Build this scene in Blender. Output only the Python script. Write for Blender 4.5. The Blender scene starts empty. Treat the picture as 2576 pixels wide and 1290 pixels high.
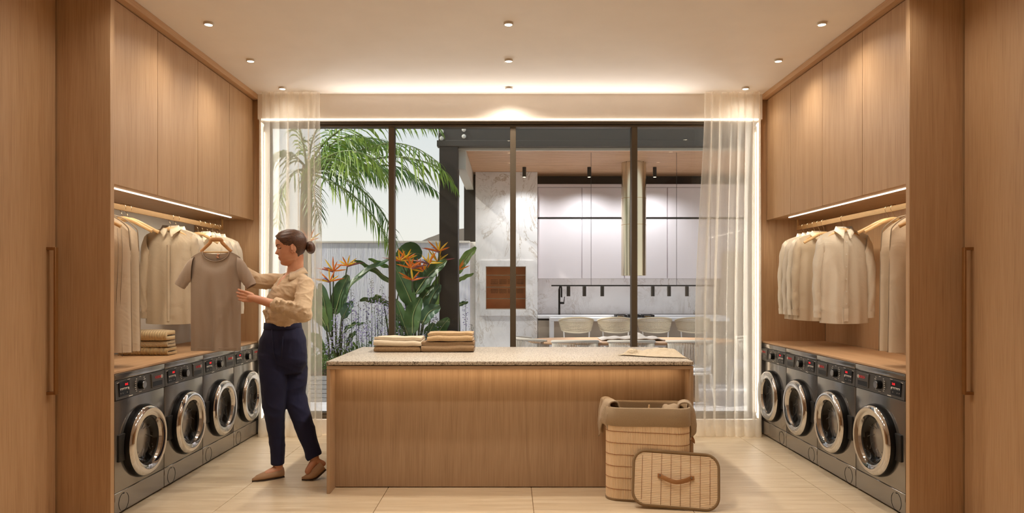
import bpy, bmesh, math, random
from mathutils import Vector, Matrix, noise

SC = bpy.context.scene
COL = SC.collection
PI = math.pi
# ------------------------------------------------------------------ camera
FPX, CX, CY, EYE = 1780.0, 1283.0, 722.0, 1.36       # focal length / vanishing point in 2576x1290 pixels
cam_d = bpy.data.cameras.new('camera')
cam = bpy.data.objects.new('camera', cam_d); COL.objects.link(cam)
cam.location = (0, 0, EYE); cam.rotation_euler = (PI/2, 0, 0)
cam_d.sensor_width = 36.0; cam_d.lens = FPX/2576*36
cam_d.shift_x = (1288-CX)/2576; cam_d.shift_y = (CY-645)/2576
cam_d.clip_start = .05; cam_d.clip_end = 3000
SC.camera = cam
# ------------------------------------------------------------------ world, sun, exposure
SKY_STRENGTH, SUN_STRENGTH, LAMP_W, EXPOSURE = .78, 3.6, 45.0, 0.40
SC.view_settings.view_transform = 'Standard'; SC.view_settings.look = 'None'
SC.view_settings.exposure = EXPOSURE; SC.view_settings.gamma = 1.0
SC.view_settings.use_curve_mapping = False
SC.cycles.max_bounces = 14; SC.cycles.diffuse_bounces = 6; SC.cycles.glossy_bounces = 5
SC.cycles.transparent_max_bounces = 24; SC.cycles.transmission_bounces = 8
SC.cycles.sample_clamp_indirect = 6.0; SC.cycles.caustics_reflective = False; SC.cycles.caustics_refractive = False
wd = bpy.data.worlds.new('sky'); SC.world = wd; wd.use_nodes = True
nt = wd.node_tree; nt.nodes.clear()
tc = nt.nodes.new('ShaderNodeTexCoord'); sp = nt.nodes.new('ShaderNodeSeparateXYZ'); rp = nt.nodes.new('ShaderNodeValToRGB')
bg = nt.nodes.new('ShaderNodeBackground'); ow = nt.nodes.new('ShaderNodeOutputWorld')
nt.links.new(tc.outputs['Generated'], sp.inputs[0]); nt.links.new(sp.outputs[2], rp.inputs[0])
e = rp.color_ramp.elements
e[0].position = 0.0; e[0].color = (1.0, .93, .83, 1)
e[1].position = 1.0; e[1].color = (.42, .56, .74, 1)
k = e.new(.10); k.color = (.95, .92, .88, 1)
k = e.new(.26); k.color = (.74, .79, .83, 1)
nt.links.new(rp.outputs[0], bg.inputs[0]); bg.inputs[1].default_value = SKY_STRENGTH; nt.links.new(bg.outputs[0], ow.inputs[0])
sd = bpy.data.lights.new('sun', 'SUN'); sd.energy = SUN_STRENGTH; sd.angle = math.radians(2.0); sd.color = (1, .92, .82)
sun = bpy.data.objects.new('sun', sd); COL.objects.link(sun)
sun.rotation_euler = Vector((.74, .15, -.65)).to_track_quat('-Z', 'Y').to_euler()
sun.location = (-8, 2, 9)

# ------------------------------------------------------------------ helpers
def W(px, py, Y): return Vector(((px-CX)*Y/FPX, Y, EYE+(CY-py)*Y/FPX))
def PX(px, Y): return (px-CX)*Y/FPX
def PZ(py, Y): return EYE+(CY-py)*Y/FPX
def lin(c):
    return tuple((x/255/12.92 if x/255 <= .04045 else ((x/255+.055)/1.055)**2.4) for x in c)
def lerp(a, b, t): return a+(b-a)*t
def sstep(t): t = min(1, max(0, t)); return t*t*(3-2*t)
def interp(tab, x):
    if x <= tab[0][0]: return tab[0][1]
    for (a, b), (c, d) in zip(tab, tab[1:]):
        if x <= c: return b+(d-b)*sstep((x-a)/(c-a)) if c > a else d
    return tab[-1][1]
def catmull(pts, n):
    pts = [Vector(p) for p in pts]; out = []
    P = [pts[0]*2-pts[1]]+pts+[pts[-1]*2-pts[-2]]
    for i in range(1, len(P)-2):
        a, b, c, d = P[i-1:i+3]
        for k in range(n):
            t = k/n
            out.append(.5*((2*b)+(c-a)*t+(2*a-5*b+4*c-d)*t*t+(3*b-a-3*c+d)*t**3))
    out.append(pts[-1]); return out

class MB:
    def __init__(s): s.v = []; s.f = []
    def add(s, v, f):
        o = len(s.v); s.v += [tuple(p) for p in v]; s.f += [tuple(i+o for i in q) for q in f]; return s
    def box(s, x0, x1, y0, y1, z0, z1, bev=0, seg=1):
        x0, x1 = min(x0, x1), max(x0, x1); y0, y1 = min(y0, y1), max(y0, y1); z0, z1 = min(z0, z1), max(z0, z1)
        v = [(x, y, z) for x in (x0, x1) for y in (y0, y1) for z in (z0, z1)]
        f = [(0,1,3,2), (4,6,7,5), (0,4,5,1), (2,3,7,6), (0,2,6,4), (1,5,7,3)]
        if not bev: return s.add(v, f)
        bm = bmesh.new(); vs = [bm.verts.new(p) for p in v]
        for q in f: bm.faces.new([vs[i] for i in q])
        bmesh.ops.bevel(bm, geom=list(bm.edges), offset=bev, segments=seg, profile=.5, affect='EDGES')
        return s.addbm(bm)
    def addbm(s, bm):
        bm.verts.index_update()
        s.add([p.co[:] for p in bm.verts], [[q.index for q in f.verts] for f in bm.faces]); bm.free(); return s
    def loft(s, rings, closed=True, cap0=True, cap1=True, loop=False):
        n = len(rings[0]); v = [p for r in rings for p in r]; f = []
        m = len(rings)
        for i in range(m if loop else m-1):
            a, b = i*n, ((i+1) % m)*n
            for j in range(n if closed else n-1):
                k = (j+1) % n; f.append((a+j, a+k, b+k, b+j))
        if closed and cap0 and not loop: f.append(tuple(range(n))[::-1])
        if closed and cap1 and not loop: f.append(tuple(range((m-1)*n, m*n)))
        return s.add(v, f)
    def tube(s, path, r, n=8, flat=1.0, up=None, caps=True, loop=False):
        path = [Vector(p) for p in path]; m = len(path)
        rs = [r(i/(m-1)) if callable(r) else (r[i] if isinstance(r, (list, tuple)) else r) for i in range(m)]
        rings = []; ref = Vector(up) if up else None
        for i, p in enumerate(path):
            t = ((path[(i+1) % m]-path[i-1]) if loop else (path[min(i+1, m-1)]-path[max(i-1, 0)])).normalized()
            if ref is None: ref = Vector((0, 0, 1)) if abs(t.z) < .9 else Vector((1, 0, 0))
            a = (ref-t*ref.dot(t))
            if a.length < 1e-6: a = t.orthogonal()
            a.normalize(); b = t.cross(a)
            if not up: ref = a
            rings.append([p+a*(rs[i]*math.cos(2*PI*k/n))+b*(rs[i]*flat*math.sin(2*PI*k/n)) for k in range(n)])
        return s.loft(rings, True, caps, caps, loop)
    def cyl(s, p0, p1, r0, r1=None, n=16, caps=True):
        return s.tube([p0, p1], [r0, r0 if r1 is None else r1], n, caps=caps)
    def lathe(s, prof, o, axis='Z', n=32, cap0=False, cap1=False):
        o = Vector(o); ax = {'X': (Vector((0,1,0)), Vector((0,0,1)), Vector((1,0,0))), 'Y': (Vector((1,0,0)), Vector((0,0,1)), Vector((0,1,0))),
                             'Z': (Vector((1,0,0)), Vector((0,1,0)), Vector((0,0,1)))}[axis]
        rings = [[o+ax[0]*(r*math.cos(2*PI*k/n))+ax[1]*(r*math.sin(2*PI*k/n))+ax[2]*h for k in range(n)] for r, h in prof]
        return s.loft(rings, True, cap0, cap1)
    def grid(s, rows):
        n = len(rows[0]); v = [p for r in rows for p in r]
        return s.add(v, [(i*n+j, i*n+j+1, (i+1)*n+j+1, (i+1)*n+j) for i in range(len(rows)-1) for j in range(n-1)])
    def ell(s, c, r, n=16, m=10, rot=None):
        c = Vector(c); rings = []
        for i in range(m+1):
            a = PI*(i/m)*.998+.003
            ring = []
            for k in range(n):
                p = Vector((r[0]*math.sin(a)*math.cos(2*PI*k/n), r[1]*math.sin(a)*math.sin(2*PI*k/n), r[2]*math.cos(a)))
                ring.append(c+(rot @ p if rot else p))
            rings.append(ring)
        return s.loft(rings)
    def cap(s, p0, p1, r0, r1, n=14, flat=1.0, up=None):       # capsule with round ends
        p0, p1 = Vector(p0), Vector(p1); d = (p1-p0).normalized(); path = []; rs = []
        for a in (80, 60, 35, 0): path.append(p0-d*r0*math.sin(math.radians(a))); rs.append(r0*math.cos(math.radians(a)))
        for a in (0, 35, 60, 80): path.append(p1+d*r1*math.sin(math.radians(a))); rs.append(r1*math.cos(math.radians(a)))
        return s.tube(path, rs, n, flat, up)
    def mirror(s, ax):
        s.v = [tuple(-c if i == ax else c for i, c in enumerate(p)) for p in s.v]; s.f = [q[::-1] for q in s.f]; return s

def mesh_from(mb, name, off=(0, 0, 0), sharp=38, recalc=True):
    me = bpy.data.meshes.new(name)
    me.from_pydata([(p[0]-off[0], p[1]-off[1], p[2]-off[2]) for p in mb.v], [], mb.f)
    if recalc:
        bm = bmesh.new(); bm.from_mesh(me); bmesh.ops.recalc_face_normals(bm, faces=bm.faces); bm.to_mesh(me); bm.free()
    me.polygons.foreach_set('use_smooth', [True]*len(me.polygons))
    me.set_sharp_from_angle(angle=math.radians(sharp)); me.update()
    return me
def wloc(o):
    v = Vector((0, 0, 0))
    while o: v += o.location; o = o.parent
    return v
def props(o, label=None, cat=None, group=None, kind=None):
    if label: o['label'] = label
    if cat: o['category'] = cat
    if group: o['group'] = group
    if kind: o['kind'] = kind
    return o
def obj(name, mb, mat, parent=None, label=None, cat=None, group=None, kind=None, sharp=38, recalc=True, loc=None):
    """one mesh object; coordinates in mb are world coordinates"""
    if isinstance(mb, bpy.types.Mesh): me = mb; off = Vector((0, 0, 0))
    else:
        if parent: off = wloc(parent)
        elif loc is not None: off = Vector(loc)
        else:
            xs = [p[0] for p in mb.v]; ys = [p[1] for p in mb.v]
            off = Vector(((min(xs)+max(xs))/2, (min(ys)+max(ys))/2, min(p[2] for p in mb.v)))
        me = mesh_from(mb, name, off, sharp, recalc)
    me.materials.clear(); me.materials.append(mat)
    o = bpy.data.objects.new(name, me); COL.objects.link(o)
    if parent: o.parent = parent
    else: o.location = off
    return props(o, label, cat, group, kind)
def thing(name, label, cat, loc=(0, 0, 0), group=None, kind=None):
    o = bpy.data.objects.new(name, None); COL.objects.link(o); o.location = loc; o.empty_display_size = .1
    return props(o, label, cat, group, kind)
def copy_tree(o, parent=None):
    c = o.copy(); COL.objects.link(c); c.parent = parent
    for ch in list(o.children): copy_tree(ch, c)
    return c
def dup(o, loc, rotz=0, label=None, group=None):
    c = copy_tree(o); c.location = loc; c.rotation_euler = (0, 0, rotz)
    return props(c, label, None, group)
def light(name, kind, loc, energy, color, parent=None, **kw):
    d = bpy.data.lights.new(name, kind); d.energy = energy; d.color = color
    for k, v in kw.items(): setattr(d, k, v)
    o = bpy.data.objects.new(name, d); COL.objects.link(o)
    if parent: o.parent = parent; o.location = Vector(loc)-wloc(parent)
    else: o.location = loc
    return o

# ------------------------------------------------------------------ materials
def newmat(name):
    m = bpy.data.materials.new(name); m.use_nodes = True
    n = m.node_tree.nodes; b = n.get('Principled BSDF')
    return m, m.node_tree, b
def setp(b, **kw):
    for k, v in kw.items():
        k = k.replace('_', ' ')
        if k in b.inputs: b.inputs[k].default_value = v
def plain(name, c, rough=.5, metal=0, var=.06, vscale=30, bump=0, bscale=80, **kw):
    m, t, b = newmat(name); setp(b, Roughness=rough, Metallic=metal, **kw); L = lin(c)
    tcn = t.nodes.new('ShaderNodeTexCoord'); nz = t.nodes.new('ShaderNodeTexNoise'); nz.inputs['Scale'].default_value = vscale; nz.inputs['Detail'].default_value = 4
    t.links.new(tcn.outputs['Object'], nz.inputs['Vector'])
    r = t.nodes.new('ShaderNodeValToRGB'); r.color_ramp.elements[0].position = .3; r.color_ramp.elements[1].position = .7
    r.color_ramp.elements[0].color = tuple(x*(1-var) for x in L)+(1,); r.color_ramp.elements[1].color = tuple(min(1, x*(1+var)) for x in L)+(1,)
    t.links.new(nz.outputs[0], r.inputs[0]); t.links.new(r.outputs[0], b.inputs['Base Color'])
    if bump:
        n2 = t.nodes.new('ShaderNodeTexNoise'); n2.inputs['Scale'].default_value = bscale; n2.inputs['Detail'].default_value = 5
        t.links.new(tcn.outputs['Object'], n2.inputs['Vector'])
        bp = t.nodes.new('ShaderNodeBump'); bp.inputs['Strength'].default_value = bump; bp.inputs['Distance'].default_value = .01
        t.links.new(n2.outputs[0], bp.inputs['Height']); t.links.new(bp.outputs[0], b.inputs['Normal'])
    return m
def emit(name, c, s):
    m, t, b = newmat(name); setp(b, Roughness=.4); L = lin(c)+(1,)
    b.inputs['Base Color'].default_value = L; b.inputs['Emission Color'].default_value = L; b.inputs['Emission Strength'].default_value = s
    return m
def wood(name, cols, axis='Z', rough=.48, cross=11.0, fine=190.0, bump=.12):
    m, t, b = newmat(name); N = t.nodes.new; setp(b, Roughness=rough)
    tcn = N('ShaderNodeTexCoord'); oi = N('ShaderNodeObjectInfo'); mul = N('ShaderNodeMath'); mul.operation = 'MULTIPLY'; mul.inputs[1].default_value = 17.0
    t.links.new(oi.outputs['Random'], mul.inputs[0]); add = N('ShaderNodeVectorMath'); add.operation = 'ADD'
    t.links.new(tcn.outputs['Object'], add.inputs[0]); t.links.new(mul.outputs[0], add.inputs[1])
    def mp(c, a):
        q = N('ShaderNodeMapping'); sc = [c, c, c]; sc['XYZ'.index(axis)] = a; q.inputs['Scale'].default_value = sc
        t.links.new(add.outputs[0], q.inputs[0]); return q
    q1 = mp(cross, cross*.055); n1 = N('ShaderNodeTexNoise'); n1.inputs['Scale'].default_value = 1.0; n1.inputs['Detail'].default_value = 5; n1.inputs['Distortion'].default_value = .5
    t.links.new(q1.outputs[0], n1.inputs['Vector'])
    wv = N('ShaderNodeMath'); wv.operation = 'MULTIPLY'; wv.inputs[1].default_value = 26.0; t.links.new(n1.outputs[0], wv.inputs[0])
    sn = N('ShaderNodeMath'); sn.operation = 'SINE'; t.links.new(wv.outputs[0], sn.inputs[0])
    q2 = mp(fine, fine*.022); n2 = N('ShaderNodeTexNoise'); n2.inputs['Scale'].default_value = 1.0; n2.inputs['Detail'].default_value = 3
    t.links.new(q2.outputs[0], n2.inputs['Vector'])
    ma = N('ShaderNodeMath'); ma.operation = 'MULTIPLY_ADD'; ma.inputs[1].default_value = .05; t.links.new(sn.outputs[0], ma.inputs[0])
    t.links.new(n2.outputs[0], ma.inputs[2])
    mb_ = N('ShaderNodeMath'); mb_.operation = 'MULTIPLY_ADD'; mb_.inputs[1].default_value = .30; t.links.new(n1.outputs[0], mb_.inputs[0]); t.links.new(ma.outputs[0], mb_.inputs[2])
    r = N('ShaderNodeValToRGB'); E = r.color_ramp.elements
    E[0].position = .36; E[0].color = lin(cols[0])+(1,); E[1].position = .95; E[1].color = lin(cols[2])+(1,)
    k = E.new(.62); k.color = lin(cols[1])+(1,)
    t.links.new(mb_.outputs[0], r.inputs[0]); t.links.new(r.outputs[0], b.inputs['Base Color'])
    bp = N('ShaderNodeBump'); bp.inputs['Strength'].default_value = bump; bp.inputs['Distance'].default_value = .002
    t.links.new(n2.outputs[0], bp.inputs['Height']); t.links.new(bp.outputs[0], b.inputs['Normal'])
    return m
def fabric(name, c, rough=.9, weave=900, bump=.25, wr=0, var=.08, sheen=.15, ns=6):
    m, t, b = newmat(name); N = t.nodes.new; setp(b, Roughness=rough, Sheen_Weight=sheen); L = lin(c)
    tcn = N('ShaderNodeTexCoord'); nz = N('ShaderNodeTexNoise'); nz.inputs['Scale'].default_value = weave; nz.inputs['Detail'].default_value = 2
    t.links.new(tcn.outputs['Object'], nz.inputs['Vector']); r = N('ShaderNodeValToRGB')
    r.color_ramp.elements[0].position = .3; r.color_ramp.elements[1].position = .7
    r.color_ramp.elements[0].color = tuple(x*(1-var) for x in L)+(1,); r.color_ramp.elements[1].color = tuple(min(1, x*(1+var)) for x in L)+(1,)
    t.links.new(nz.outputs[0], r.inputs[0]); t.links.new(r.outputs[0], b.inputs['Base Color'])
    bp = N('ShaderNodeBump'); bp.inputs['Strength'].default_value = bump; bp.inputs['Distance'].default_value = .002
    t.links.new(nz.outputs[0], bp.inputs['Height']); last = bp
    if wr:
        n2 = N('ShaderNodeTexNoise'); n2.inputs['Scale'].default_value = ns; n2.inputs['Detail'].default_value = 3; n2.inputs['Distortion'].default_value = .8
        t.links.new(tcn.outputs['Object'], n2.inputs['Vector']); b2 = N('ShaderNodeBump'); b2.inputs['Strength'].default_value = wr; b2.inputs['Distance'].default_value = .03
        t.links.new(n2.outputs[0], b2.inputs['Height']); t.links.new(bp.outputs[0], b2.inputs['Normal']); last = b2
    t.links.new(last.outputs[0], b.inputs['Normal']); return m
def marble(name, base, vein, vein2, scale=1.0, rough=.25, thin=.035):
    m, t, b = newmat(name); N = t.nodes.new; setp(b, Roughness=rough)
    tcn = N('ShaderNodeTexCoord'); mp = N('ShaderNodeMapping'); mp.inputs['Rotation'].default_value = (.3, .75, .2); mp.inputs['Scale'].default_value = (scale*1.6, scale*1.2, scale*.8)
    t.links.new(tcn.outputs['Object'], mp.inputs[0]); cur = None
    for i, (s, w, d, col, amt) in enumerate(((1.1, thin*.42, 1.6, vein, .8), (2.6, thin*.40, 2.2, vein2, .42), (.7, thin*2.2, 1.0, vein2, .18))):
        nz = N('ShaderNodeTexNoise'); nz.inputs['Scale'].default_value = s; nz.inputs['Detail'].default_value = 8; nz.inputs['Roughness'].default_value = .62; nz.inputs['Distortion'].default_value = d
        t.links.new(mp.outputs[0], nz.inputs['Vector'])
        su = N('ShaderNodeMath'); su.operation = 'SUBTRACT'; su.inputs[1].default_value = .5; t.links.new(nz.outputs[0], su.inputs[0])
        ab = N('ShaderNodeMath'); ab.operation = 'ABSOLUTE'; t.links.new(su.outputs[0], ab.inputs[0])
        mr = N('ShaderNodeMapRange'); mr.inputs['From Min'].default_value = 0; mr.inputs['From Max'].default_value = w; mr.inputs['To Min'].default_value = amt; mr.inputs['To Max'].default_value = 0
        t.links.new(ab.outputs[0], mr.inputs['Value'])
        ms = N('ShaderNodeTexNoise'); ms.inputs['Scale'].default_value = 1.1+i; t.links.new(tcn.outputs['Object'], ms.inputs['Vector'])
        mk = N('ShaderNodeMapRange'); mk.inputs['From Min'].default_value = .42; mk.inputs['From Max'].default_value = .58; t.links.new(ms.outputs[0], mk.inputs['Value'])
        mm = N('ShaderNodeMath'); mm.operation = 'MULTIPLY'; t.links.new(mr.outputs[0], mm.inputs[0]); t.links.new(mk.outputs[0], mm.inputs[1])
        mx = N('ShaderNodeMix'); mx.data_type = 'RGBA'; t.links.new(mm.outputs[0], mx.inputs['Factor'])
        if cur is None: mx.inputs['A'].default_value = lin(base)+(1,)
        else: t.links.new(cur.outputs['Result'], mx.inputs['A'])
        mx.inputs['B'].default_value = lin(col)+(1,); cur = mx
    t.links.new(cur.outputs['Result'], b.inputs['Base Color']); return m
def granite(name):
    m, t, b = newmat(name); N = t.nodes.new; setp(b, Roughness=.35)
    tcn = N('ShaderNodeTexCoord')
    n1 = N('ShaderNodeTexVoronoi'); n1.inputs['Scale'].default_value = 210; t.links.new(tcn.outputs['Object'], n1.inputs['Vector'])
    n2 = N('ShaderNodeTexNoise'); n2.inputs['Scale'].default_value = 95; n2.inputs['Detail'].default_value = 4; t.links.new(tcn.outputs['Object'], n2.inputs['Vector'])
    sx = N('ShaderNodeSeparateColor'); t.links.new(n1.outputs['Color'], sx.inputs[0])
    ma = N('ShaderNodeMath'); ma.operation = 'MULTIPLY_ADD'; ma.inputs[1].default_value = .5; t.links.new(sx.outputs[0], ma.inputs[0]); t.links.new(n2.outputs[0], ma.inputs[2])
    r = N('ShaderNodeValToRGB'); E = r.color_ramp.elements; E[0].position = .42; E[0].color = lin((92, 82, 72))+(1,); E[1].position = .95; E[1].color = lin((220, 211, 197))+(1,)
    for p, c in ((.54, (138, 126, 112)), (.66, (188, 176, 158)), (.80, (204, 192, 175))):
        k = E.new(p); k.color = lin(c)+(1,)
    t.links.new(ma.outputs[0], r.inputs[0]); t.links.new(r.outputs[0], b.inputs['Base Color']); return m
def travertine(name, cols):
    m, t, b = newmat(name); N = t.nodes.new; setp(b, Roughness=.42)
    tcn = N('ShaderNodeTexCoord'); oi = N('ShaderNodeObjectInfo'); mul = N('ShaderNodeMath'); mul.operation = 'MULTIPLY'; mul.inputs[1].default_value = 23.0
    t.links.new(oi.outputs['Random'], mul.inputs[0]); add = N('ShaderNodeVectorMath'); add.operation = 'ADD'
    t.links.new(tcn.outputs['Object'], add.inputs[0]); t.links.new(mul.outputs[0], add.inputs[1])
    mp = N('ShaderNodeMapping'); mp.inputs['Scale'].default_value = (1.4, 16, 1); t.links.new(add.outputs[0], mp.inputs[0])
    n1 = N('ShaderNodeTexNoise'); n1.inputs['Scale'].default_value = 1.5; n1.inputs['Detail'].default_value = 7; n1.inputs['Roughness'].default_value = .65; n1.inputs['Distortion'].default_value = .4
    t.links.new(mp.outputs[0], n1.inputs['Vector']); r = N('ShaderNodeValToRGB'); E = r.color_ramp.elements
    E[0].position = .3; E[0].color = lin(cols[0])+(1,); E[1].position = .7; E[1].color = lin(cols[2])+(1,); k = E.new(.5); k.color = lin(cols[1])+(1,)
    t.links.new(n1.outputs[0], r.inputs[0])
    mp2 = N('ShaderNodeMapping'); mp2.inputs['Scale'].default_value = (14, 90, 1); t.links.new(add.outputs[0], mp2.inputs[0])
    n2 = N('ShaderNodeTexNoise'); n2.inputs['Scale'].default_value = 1.6; n2.inputs['Detail'].default_value = 3; t.links.new(mp2.outputs[0], n2.inputs['Vector'])
    mr = N('ShaderNodeMapRange'); mr.inputs['From Min'].default_value = .67; mr.inputs['From Max'].default_value = .74; t.links.new(n2.outputs[0], mr.inputs['Value'])
    mx = N('ShaderNodeMix'); mx.data_type = 'RGBA'; mx.inputs['B'].default_value = lin(cols[3])+(1,)
    ml = N('ShaderNodeMath'); ml.operation = 'MULTIPLY'; ml.inputs[1].default_value = .6; t.links.new(mr.outputs[0], ml.inputs[0])
    t.links.new(ml.outputs[0], mx.inputs['Factor']); t.links.new(r.outputs[0], mx.inputs['A']); t.links.new(mx.outputs['Result'], b.inputs['Base Color']); return m
def sheer(name, c, alpha):
    m, t, b = newmat(name); N = t.nodes.new; t.nodes.remove(b); out = t.nodes['Material Output']
    tcn = N('ShaderNodeTexCoord'); mp = N('ShaderNodeMapping'); mp.inputs['Scale'].default_value = (1, 1, 1); t.links.new(tcn.outputs['Object'], mp.inputs[0])
    nz = N('ShaderNodeTexNoise'); nz.inputs['Scale'].default_value = 700; t.links.new(mp.outputs[0], nz.inputs['Vector'])
    mr = N('ShaderNodeMapRange'); mr.inputs['To Min'].default_value = alpha-.12; mr.inputs['To Max'].default_value = alpha+.12; t.links.new(nz.outputs[0], mr.inputs['Value'])
    tr = N('ShaderNodeBsdfTransparent'); d = N('ShaderNodeBsdfDiffuse'); tl = N('ShaderNodeBsdfTranslucent'); d.inputs[0].default_value = lin(c)+(1,); tl.inputs[0].default_value = lin(c)+(1,)
    a = N('ShaderNodeMixShader'); a.inputs[0].default_value = .6; t.links.new(d.outputs[0], a.inputs[1]); t.links.new(tl.outputs[0], a.inputs[2])
    q = N('ShaderNodeMixShader'); t.links.new(mr.outputs[0], q.inputs[0]); t.links.new(tr.outputs[0], q.inputs[1]); t.links.new(a.outputs[0], q.inputs[2]); t.links.new(q.outputs[0], out.inputs[0]); return m
def pane_glass(name, tint=(.96, .98, .97), refl=.9):
    m, t, b = newmat(name); N = t.nodes.new; t.nodes.remove(b); out = t.nodes['Material Output']
    tr = N('ShaderNodeBsdfTransparent'); tr.inputs[0].default_value = tint+(1,); g = N('ShaderNodeBsdfGlossy'); g.inputs['Roughness'].default_value = 0
    fr = N('ShaderNodeFresnel'); fr.inputs[0].default_value = 1.45; ml = N('ShaderNodeMath'); ml.operation = 'MULTIPLY'; ml.inputs[1].default_value = refl
    t.links.new(fr.outputs[0], ml.inputs[0]); q = N('ShaderNodeMixShader'); t.links.new(ml.outputs[0], q.inputs[0]); t.links.new(tr.outputs[0], q.inputs[1]); t.links.new(g.outputs[0], q.inputs[2]); t.links.new(q.outputs[0], out.inputs[0]); return m
def leafmat(name, c, c2, trans=.35, rough=.4):
    m, t, b = newmat(name); N = t.nodes.new; out = t.nodes['Material Output']; setp(b, Roughness=rough)
    tcn = N('ShaderNodeTexCoord'); oi = N('ShaderNodeObjectInfo'); ad = N('ShaderNodeVectorMath'); ad.operation = 'ADD'; t.links.new(tcn.outputs['Object'], ad.inputs[0]); t.links.new(oi.outputs['Random'], ad.inputs[1])
    nz = N('ShaderNodeTexNoise'); nz.inputs['Scale'].default_value = 5; nz.inputs['Detail'].default_value = 5; t.links.new(ad.outputs[0], nz.inputs['Vector'])
    r = N('ShaderNodeValToRGB'); r.color_ramp.elements[0].position = .35; r.color_ramp.elements[1].position = .68; r.color_ramp.elements[0].color = lin(c)+(1,); r.color_ramp.elements[1].color = lin(c2)+(1,)
    t.links.new(nz.outputs[0], r.inputs[0]); t.links.new(r.outputs[0], b.inputs['Base Color'])
    tl = N('ShaderNodeBsdfTranslucent'); t.links.new(r.outputs[0], tl.inputs[0]); q = N('ShaderNodeMixShader'); q.inputs[0].default_value = trans
    t.links.new(b.outputs[0], q.inputs[1]); t.links.new(tl.outputs[0], q.inputs[2]); t.links.new(q.outputs[0], out.inputs[0]); return m

OAK = ((170, 134, 98), (187, 151, 113), (197, 162, 125))
m_oak = wood('oak_veneer', OAK, 'Z')
OAKI = ((160, 132, 105), (176, 148, 119), (187, 160, 131))
m_oak_i = wood('island_oak', OAKI, 'Z')
m_oak_ix = wood('island_oak_edge', OAKI, 'X')
m_oak_y = wood('oak_counter', ((178, 140, 102), (198, 158, 118), (208, 170, 130)), 'Y', cross=14)
m_oak_x = wood('oak_edge', OAK, 'X')
m_hang = wood('hanger_wood', ((188, 148, 98), (208, 170, 120), (218, 184, 136)), 'X', rough=.5, cross=20)
m_hang2 = wood('darker_hanger_wood', ((160, 108, 62), (188, 134, 82), (200, 148, 96)), 'X', rough=.5, cross=20)
m_slat = wood('slat_wood', ((196, 150, 114), (222, 178, 140), (234, 194, 158)), 'X', cross=18)
m_teak = wood('teak_table', ((140, 104, 74), (170, 132, 98), (184, 146, 112)), 'X', cross=18)
m_bamboo = wood('bamboo', ((226, 196, 158), (240, 215, 180), (246, 224, 194)), 'Z', rough=.45, cross=60, fine=400)
m_bamboo_x = wood('bamboo_lid', ((226, 196, 158), (240, 215, 180), (246, 224, 194)), 'X', rough=.45, cross=60, fine=400)
m_plaster = plain('ceiling_plaster', (248, 242, 235), .8, var=.015, vscale=4)
m_wall = plain('wall_paint', (238, 230, 220), .8, var=.02, vscale=5)
m_niche = plain('niche_paint', (206, 205, 202), .7, var=.02, vscale=5)
m_trimw = plain('white_reveal', (240, 232, 220), .6, var=.01)
m_grout = plain('grout', (150, 122, 90), .9)
m_floor = travertine('travertine', ((200, 178, 146), (214, 194, 164), (224, 207, 180), (168, 142, 108)))
m_tile2 = travertine('terrace_stone', ((212, 208, 212), (222, 218, 222), (230, 226, 230), (200, 196, 198)))
m_bronze = plain('bronze_frame', (88, 76, 60), .45, metal=.3, var=.03)
m_glass = pane_glass('window_glass')
m_granite = granite('granite')
m_brass = plain('brass', (186, 148, 98), .3, metal=.9, var=.03)
m_handle = plain('bronze_handle', (150, 106, 60), .45, metal=.35, var=.04)
m_wire = plain('hook_wire', (190, 170, 140), .25, metal=1, var=.02)
m_graph = plain('graphite_steel', (154, 151, 148), .18, metal=.85, var=.02, vscale=8)
m_graph2 = plain('graphite_plastic', (84, 81, 77), .4, metal=.4, var=.02)
m_chrome = plain('chrome', (212, 210, 208), .09, metal=1, var=.01)
m_black = plain('black_gloss', (12, 11, 11), .3, var=.02, Specular_IOR_Level=.25)
m_blackm = plain('black_matte', (30, 28, 26), .55, var=.03)
m_doorglass = plain('dark_door_glass', (20, 16, 12), .06, var=.3, vscale=9, bump=.16, bscale=9, Specular_IOR_Level=.28)
m_red = emit('red_digits', (255, 36, 44), .9)
m_redp = plain('red_print', (236, 56, 58), .5, var=.02)
m_whitep = plain('white_print', (226, 222, 214), .5, var=.02)
m_led = emit('led_diffuser', (255, 243, 222), 4.0)
m_led2 = emit('warm_led_profile', (255, 190, 110), 1.2)
m_line = emit('soft_light_line', (255, 240, 218), 1.6)
m_lens = emit('lamp_lens', (255, 236, 206), 9.0)
m_ring = plain('lamp_ring', (214, 202, 186), .4, metal=.2, var=.02)
m_sheer = sheer('sheer_voile', (254, 249, 238), .44)
# ================================================================== the room
XF, XD, XB = 2.33, 2.38, 2.93            # machine fronts / cupboard doors / back of the niches
Y0, Y1 = 4.168, 6.57                      # the laundry niche along the room
ZC = 3.14; YB = 6.53                      # ceiling, rear wall face
ZCT = .86                                 # counter top
TILE = .97; TX0 = .144; TY0 = 5.79; TYP = .98
floor = thing('floor', 'pale travertine tile floor of the laundry room', 'floor', (0, 3, 0), kind='structure')
floor.pop('category')
obj('grout_bed', MB().box(-3.05, 3.05, -1.3, 6.62, -.12, -.006), m_grout, floor)
tm = mesh_from(MB().box(-TILE/2+.002, TILE/2-.002, -TYP/2+.002, TYP/2-.002, -.02, 0, .0012), 'tile')
for i in range(-4, 3):
    for j in range(-7, 1):
        x0 = TX0+i*TILE; y0 = TY0+j*TYP
        if x0 < -3 or x0 > 2.4: continue
        o = obj('tile', tm, m_floor, floor); o.location = Vector((x0+TILE/2, y0+TYP/2, 0))-floor.location
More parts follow.
